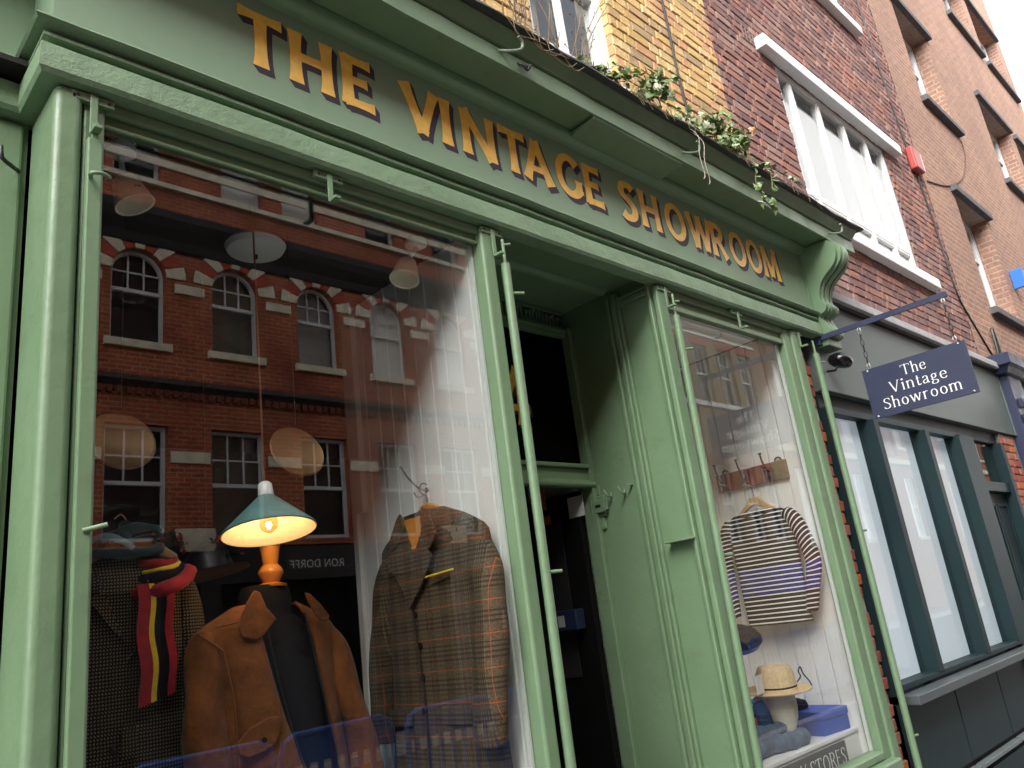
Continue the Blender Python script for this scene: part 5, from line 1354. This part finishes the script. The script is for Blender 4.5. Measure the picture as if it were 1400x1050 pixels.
bdn = thing("bandana", "blue patterned bandana tied round the neck of the display head", "bandana", (4.02, .25, .75))
t = NT("paisley_cotton"); v = t.obj()
vo = t.n("ShaderNodeTexVoronoi"); vo.inputs['Scale'].default_value = 55; t.l(v, vo.inputs['Vector'])
t.bsdf(t.mix(t.math('LESS_THAN', vo.outputs['Distance'], .28), (.015, .022, .20), (.6, .62, .7)), .85)
pts = [HC + Vector((.075 * math.cos(a), .075 * math.sin(a), .762 + .012 * math.sin(3 * a))) for a in [2 * math.pi * i / 24 for i in range(24)]]
MB().tube(pts, [(.026, .02)] * 24, 10, True).build("fold", t.m, bdn, smooth=60)
STRAW = plain("straw", (.66, .50, .27), .75, .15, scale=60, bumps=.4)
def hat(o, c, ax, mat, band, rx=.16, h=.115, crease=True):
    MB().lathe([(rx, .012), (rx * 1.0, .016), (rx * .82, .004), (rx * .62, .0), (rx * .58, .03), (rx * .55, h * .7), (rx * .46, h * .95), (rx * .30, h), (.001, h * (.78 if crease else 1))], c, 32, ax).build("crown", mat, o, smooth=50)
    MB().lathe([(rx - .002, .0105), (rx * .8, .001), (rx * .6, -.003), (.001, -.003)], c, 32, ax).build("underside", mat, o, smooth=50)
    if band: MB().lathe([(rx * .585, .004), (rx * .59, .02), (rx * .578, .035), (rx * .55, .036)], c, 32, ax).build("hat_band", band, o, smooth=50)
sh_ = thing("straw_hat", "cream straw hat with a dark band on the display head", "hat", (4.02, .25, .99))
hat(sh_, HC + Vector((.0, .0, .985)), (-.05, -.06, 1), STRAW, NVW, .178, .135)
sh2 = thing("straw_hat", "brown straw hat lying tilted behind the cream one", "hat", (4.25, .35, .9))
hat(sh2, (4.27, .40, .925), (.25, .35, 1), plain("brown_straw", (.30, .20, .10), .8, .2, scale=60, bumps=.4), None, .14, .08)
MB().tube(smooth_path([(4.33, .30, .99), (4.35, .28, 1.02), (4.32, .27, 1.05), (4.35, .27, 1.07), (4.37, .27, 1.03), (4.40, .26, .99), (4.42, .26, .96)], 5), .004, 6).build("cord", BLACK, sh2)
DEN = plain("faded_denim", (.07, .11, .17), .9, .4, scale=22, bumps=.4)
jn = thing("jeans", "rolled faded blue denim lying at the front of the display step", "jeans", (3.92, .2, .722))
for (a, b, r, z) in (((3.62, .22), (4.10, .19), .042, .765), ((3.60, .30), (4.02, .28), .040, .763), ((3.62, .26), (3.98, .24), .034, .822)):
    MB().tube(smooth_path([(a[0], a[1], z), ((a[0] * 2 + b[0]) / 3, a[1] + .01, z + .004), ((a[0] + 2 * b[0]) / 3, b[1], z - .003), (b[0], b[1], z - .002)], 6), [(r * (1 + .12 * math.sin(k * 1.7)), r * (1 + .1 * math.cos(k * 2.1))) for k in range(18)] + [(r * .7, r * .7)], 14).build("roll", DEN, jn, smooth=60)
st_ = thing("stacked_shirts", "stack of folded blue and rust shirts behind the left post of the right window", "shirts", (3.70, .35, .722))
zz = .7225
for c, h in (((.09, .12, .16), .07), ((.05, .06, .09), .05), ((.30, .10, .04), .06), ((.04, .05, .07), .05), ((.03, .30, .45), .03)):
    rbox((3.70 + random.uniform(-.01, .01), .40), .13, .12, zz, zz + h - .001, random.uniform(-.1, .1)).build("folded_shirt", plain("folded_cotton", c, .9, .25, scale=20), st_, bevel=.02); zz += h
tg = MB().prism([(3.80, .24, 1.0), (3.90, .26, 1.0), (3.905, .258, 1.09), (3.805, .238, 1.09)], (.002, -.004, 0))
tag(tg.build("price_card", WHITE, org=(3.85, .25, 1.0)), "small white price card standing beside the straw hat", "card")
bt = thing("denim_bag", "blue denim pouch with white stitching standing beside the display head", "bag", (3.90, .28, .722))
torso(Fr((3.88, .28, 0), (1, -.2, 0), (-.2, -1, 0)), [(.7225, 0, .05, .03), (.80, 0, .06, .035), (.90, -.01, .05, .03), (.96, -.02, .035, .012)], 6, .004).build("pouch", plain("dark_denim", (.02, .04, .10), .9, .3, scale=30), bt, smooth=60)
cp_ = thing("flat_cap", "dark cap with a bright blue lining hanging at the left of the right window", "cap", (3.88, .30, 1.29))
MB().lathe([(.12, .0), (.118, .02), (.09, .055), (.05, .075), (.002, .08)], (3.86, .32, 1.26), 26, (-.3, -.2, 1)).build("crown", NVW, cp_, smooth=50)
MB().lathe([(.119, -.001), (.10, -.03), (.06, -.05), (.002, -.055)], (3.86, .32, 1.26), 26, (-.3, -.2, 1)).build("lining", BLUE, cp_, smooth=50)
MB().tube([(3.84, .31, 1.33), (3.84, .31, 3.04)], .0015, 5).build("cord", BLACK, cp_)
# papers on the open door, things inside the doorway
tag(MB().prism([(3.133, .73, 1.985), (3.133, .62, 1.985), (3.133, .622, 2.092), (3.133, .728, 2.092)], (-.002, 0, 0)).build("notice", plain("grey_notice", (.45, .45, .46), .6, .1), org=(3.13, .68, 2.03)), "pale square notice fixed to the open black door", "notice")
lbx = thing("letter_box", "dark blue box with a pale label on the open black door", "box", (3.11, .80, 1.47))
MB().box(3.06, 3.127, .72, .88, 1.43, 1.53).build("body", plain("dark_blue_metal", (.010, .016, .045), .5, .2), lbx, bevel=.006)
MB().box(3.058, 3.0595, .80, .845, 1.45, 1.505).build("label_plate", plain("grey_label", (.35, .35, .34), .6, .1), lbx)
ORP = plain("orange_poster_paper", (.42, .11, .02), .7, .15)
for (ya, yb, za, zb, lab) in ((1.0, .885, 2.06, 2.18, "small orange notice high on the open black door"), (.995, .87, 1.85, 2.03, "orange notice below the smaller one on the open black door"), (1.04, .93, 1.22, 1.66, "tall orange notice low on the open black door")):
    tag(MB().box(3.131, 3.1335, yb, ya, za, zb).build("notice", ORP, org=(3.13, ya, za)), lab, "notice", "orange notices on the open door")

# ================================================================== PLANTS ON THE CORNICE
def leaf_mat(name, cols):
    t = NT(name); g = t.n("ShaderNodeNewGeometry")
    ra = t.n("ShaderNodeValToRGB"); els = ra.color_ramp.elements
    while len(els) < len(cols): els.new(.5)
    for i, c in enumerate(cols): els[i].position = i / (len(cols) - 1); els[i].color = c4(c)
    t.l(g.outputs['Random Per Island'], ra.inputs[0]); t.bsdf(ra.outputs[0], .35, spec=.6); return t.m
IVY = leaf_mat("ivy_leaf", [(.05, .11, .02), (.09, .17, .035), (.15, .24, .06), (.08, .14, .04), (.26, .33, .12), (.36, .40, .27)])
IVYR = leaf_mat("autumn_ivy_leaf", [(.25, .08, .02), (.34, .14, .03), (.16, .06, .02)])
STEM = plain("dry_stem", (.20, .14, .08), .8, .3)
def ivy_leaf(mb, p, s, rnd):
    n = Vector((rnd.gauss(-.2, .6), rnd.gauss(-.7, .5), rnd.gauss(.55, .5))).normalized(); a = n.orthogonal().normalized()
    a = Matrix.Rotation(rnd.uniform(0, 6.28), 3, n) @ a; b = n.cross(a)
    sh = [(0, -.5), (.28, -.55), (.62, -.25), (.36, .0), (.55, .30), (.22, .32), (0, .85), (-.22, .32), (-.55, .30), (-.36, 0), (-.62, -.25), (-.28, -.55)]
    c = Vector(p) + n * s * .12
    base = [Vector(p) + a * x * s + b * y * s for x, y in sh]
    mb.add([c] + base, [(0, i + 1, (i + 1) % 12 + 1) for i in range(12)])
def ivy(lab, x0, x1, n, h, seed, trail=()):
    rnd = random.Random(seed)
    o = thing("ivy_plant", lab, "ivy", ((x0 + x1) / 2, -.15, 3.9), "ivy plants growing on the cornice")
    g_, r_, s_ = MB(), MB(), MB()
    cl_ = [(rnd.uniform(x0, x1), rnd.uniform(-.29, -.10), rnd.uniform(.02, h)) for _ in range(max(4, int((x1 - x0) * 12)))]
    for k in range(n):
        c = rnd.choice(cl_); u = (c[0] - x0) / (x1 - x0); env = .35 + .65 * math.sin(math.pi * min(max(u * .9 + .08, 0), 1))
        p = (c[0] + rnd.gauss(0, .05), c[1] + rnd.gauss(0, .045), 3.905 + max(0, c[2] * env + rnd.gauss(0, .028)))
        ivy_leaf(r_ if rnd.random() < (.12 if u < .35 else .04) else g_, p, rnd.uniform(.022, .046), rnd)
    for c in cl_:
        s_.tube(smooth_path([(c[0] + rnd.uniform(-.05, .05), c[1], 3.9), (c[0], c[1], 3.9 + c[2] * .6), (c[0] + rnd.uniform(-.1, .1), c[1] - .03, 3.9 + c[2] * 1.1)], 3), .0025, 5)
    for tr in trail:
        P = smooth_path(tr, 5); s_.tube(P, .003, 5)
        for q in P:
            if rnd.random() < .8: ivy_leaf(g_, q + Vector((rnd.gauss(0, .015), -.012, rnd.gauss(0, .012))), rnd.uniform(.022, .042), rnd)
    g_.build("foliage", IVY, o); r_.build("autumn_foliage", IVYR, o); s_.build("stem", STEM, o)["kind"] = "stuff"
ivy("bushy ivy with reddish leaves on the cornice below the yellow brick", 2.76, 3.22, 560, .25, 1, [[(3.3, -.22, 3.96), (3.45, -.18, 4.0), (3.62, -.14, 3.97), (3.75, -.12, 3.98)]])
ivy("pale green ivy on the cornice below the purple brick, trailing over the letters", 3.48, 4.22, 1000, .27, 2,
    [[(3.98, -.28, 3.93), (4.0, -.315, 3.85), (3.96, -.315, 3.72), (4.0, -.318, 3.62), (3.93, -.32, 3.56)], [(4.0, -.318, 3.62), (4.06, -.32, 3.60), (4.10, -.32, 3.57)], [(4.1, -.28, 3.93), (4.18, -.315, 3.86), (4.15, -.318, 3.74)], [(4.15, -.25, 3.95), (4.35, -.28, 3.96), (4.5, -.305, 3.93), (4.62, -.31, 3.9)]])
rnd = random.Random(9)
tw = thing("bare_shrub", "leafless twiggy shrub on the cornice in front of the white window", "shrub", (2.3, -.15, 3.9))
tm = MB(); bm_ = MB()
for k in range(22):
    x = rnd.uniform(1.95, 2.75); dx = rnd.uniform(-.25, .35); hh = rnd.uniform(.25, .75)
    P = smooth_path([(x, -.15, 3.9), (x + dx * .4, -.16 + rnd.uniform(-.05, .05), 3.9 + hh * .5), (x + dx, -.15 + rnd.uniform(-.08, .1), 3.9 + hh)], 5)
    tm.tube(P, [.0035 - .002 * i / len(P) for i in range(len(P))], 5)
    for q in P[3:]:
        if rnd.random() < .6:
            e = q + Vector((rnd.uniform(-.05, .05), rnd.uniform(-.03, .03), rnd.uniform(-.01, .05))); tm.tube([q, e], .0012, 4)
            bm_.lathe([(.001, 0), (.004, .003), (.004, .006), (.001, .009)], e, 6)
for k in range(7):
    x = 1.95 + k * .05
    P = smooth_path([(x, -.26, 3.91), (x + .05, -.31, 3.87), (x + .10 + rnd.uniform(-.04, .04), -.315, 3.80), (x + .17, -.318, 3.80 + rnd.uniform(-.03, .03)), (x + .24, -.315, 3.83)], 4)
    tm.tube(P, .0022, 5)
tm.build("twig", STEM, tw)["kind"] = "stuff"; bm_.build("bud", plain("dry_bud", (.12, .06, .04), .8), tw)["kind"] = "stuff"
t2 = MB()
for (x, z) in ((3.36, 3.9), (3.40, 3.88)):
    t2.tube(smooth_path([(x, -.27, z), (x + .04, -.315, z - .08), (x + .02, -.31, z - .20), (x + .05, -.30, z - .30), (x + .02, -.305, z - .34)], 5), .002, 5)
tag(t2.build("dry_tendril", plain("pale_dry_stem", (.45, .40, .33), .8), org=(3.4, -.3, 3.7)), "pale dry tendril dangling from the cornice above the second word's end", "tendril")
gr_ = MB()
for k in range(70):
    x = rnd.uniform(2.9, 4.9); gr_.tube([(x, -.26, 3.9), (x + rnd.uniform(-.02, .03), -.29, 3.9 + rnd.uniform(.0, .05)), (x + rnd.uniform(-.05, .06), -.315, 3.88 + rnd.uniform(-.07, .06))], .0011, 4)
gr_ = gr_.build("moss_and_dead_grass", STEM, org=(3.9, -.28, 3.9)); tag(gr_, "dry wispy grass and moss along the cornice edge", "dry grass", kind="stuff")

# ================================================================== BLUE STREET BARRIERS (seen mirrored in the glass)
BARR = plain("blue_barrier_plastic", (.015, .09, .36), .4, .1)
def barrier():
    o = thing("street_barrier", "blue plastic pedestrian barrier standing in the road, mirrored in the shop glass", "barrier", (0, 0, 0), "blue barriers standing in a row in the road")
    m_ = MB(); W, H = 1.06, 1.0
    m_.tube([(-W / 2, 0, .12), (-W / 2, 0, H - .12), (-W / 2 + .04, 0, H - .04), (-W / 2 + .12, 0, H), (W / 2 - .12, 0, H), (W / 2 - .04, 0, H - .04), (W / 2, 0, H - .12), (W / 2, 0, .12)], .028, 8, True)
    m_.box(-W / 2, W / 2, -.012, .012, H - .22, H - .02); m_.box(-W / 2, W / 2, -.012, .012, .12, .26)
    m_.build("panel", BARR, o)
    for k in range(8):
        x = -W / 2 + .09 + k * (W - .18) / 7; MB().box(x - .02, x + .02, -.014, .014, .26, H - .22).build("bar", BARR, o)
    for x in (-.38, .38): MB().box(x - .03, x + .03, -.26, .26, 0, .05).build("foot", BLACK, o); MB().box(x - .02, x + .02, -.02, .02, .05, .12).build("foot_post", BARR, o)
    return o
b0 = barrier(); kids = [c for c in col.objects if c.parent == b0]
bspots = [(2.55, -3.9, .05), (3.7, -3.95, -.04), (4.85, -3.85, .06), (6.0, -3.9, .0), (7.3, -3.9, -.05), (9.3, -3.8, .05), (10.5, -3.85, -.05), (11.7, -3.9, .03), (12.9, -3.85, 0), (14.4, -3.9, .05)]
for i, (x, y, a) in enumerate(bspots):
    o = b0 if i == 0 else b0.copy()
    if i:
        col.objects.link(o)
        for c in kids:
            d_ = c.copy(); col.objects.link(d_); d_.parent = o
    o.location = (x, y, -.12); o.rotation_euler = (0, 0, a)
    o["label"] = "%s blue plastic street barrier of the row mirrored in the shop windows" % ("leftmost", "second from left", "third from left", "fourth from left", "fifth from left", "fifth from right", "fourth from right", "third from right", "second from right", "rightmost")[i]
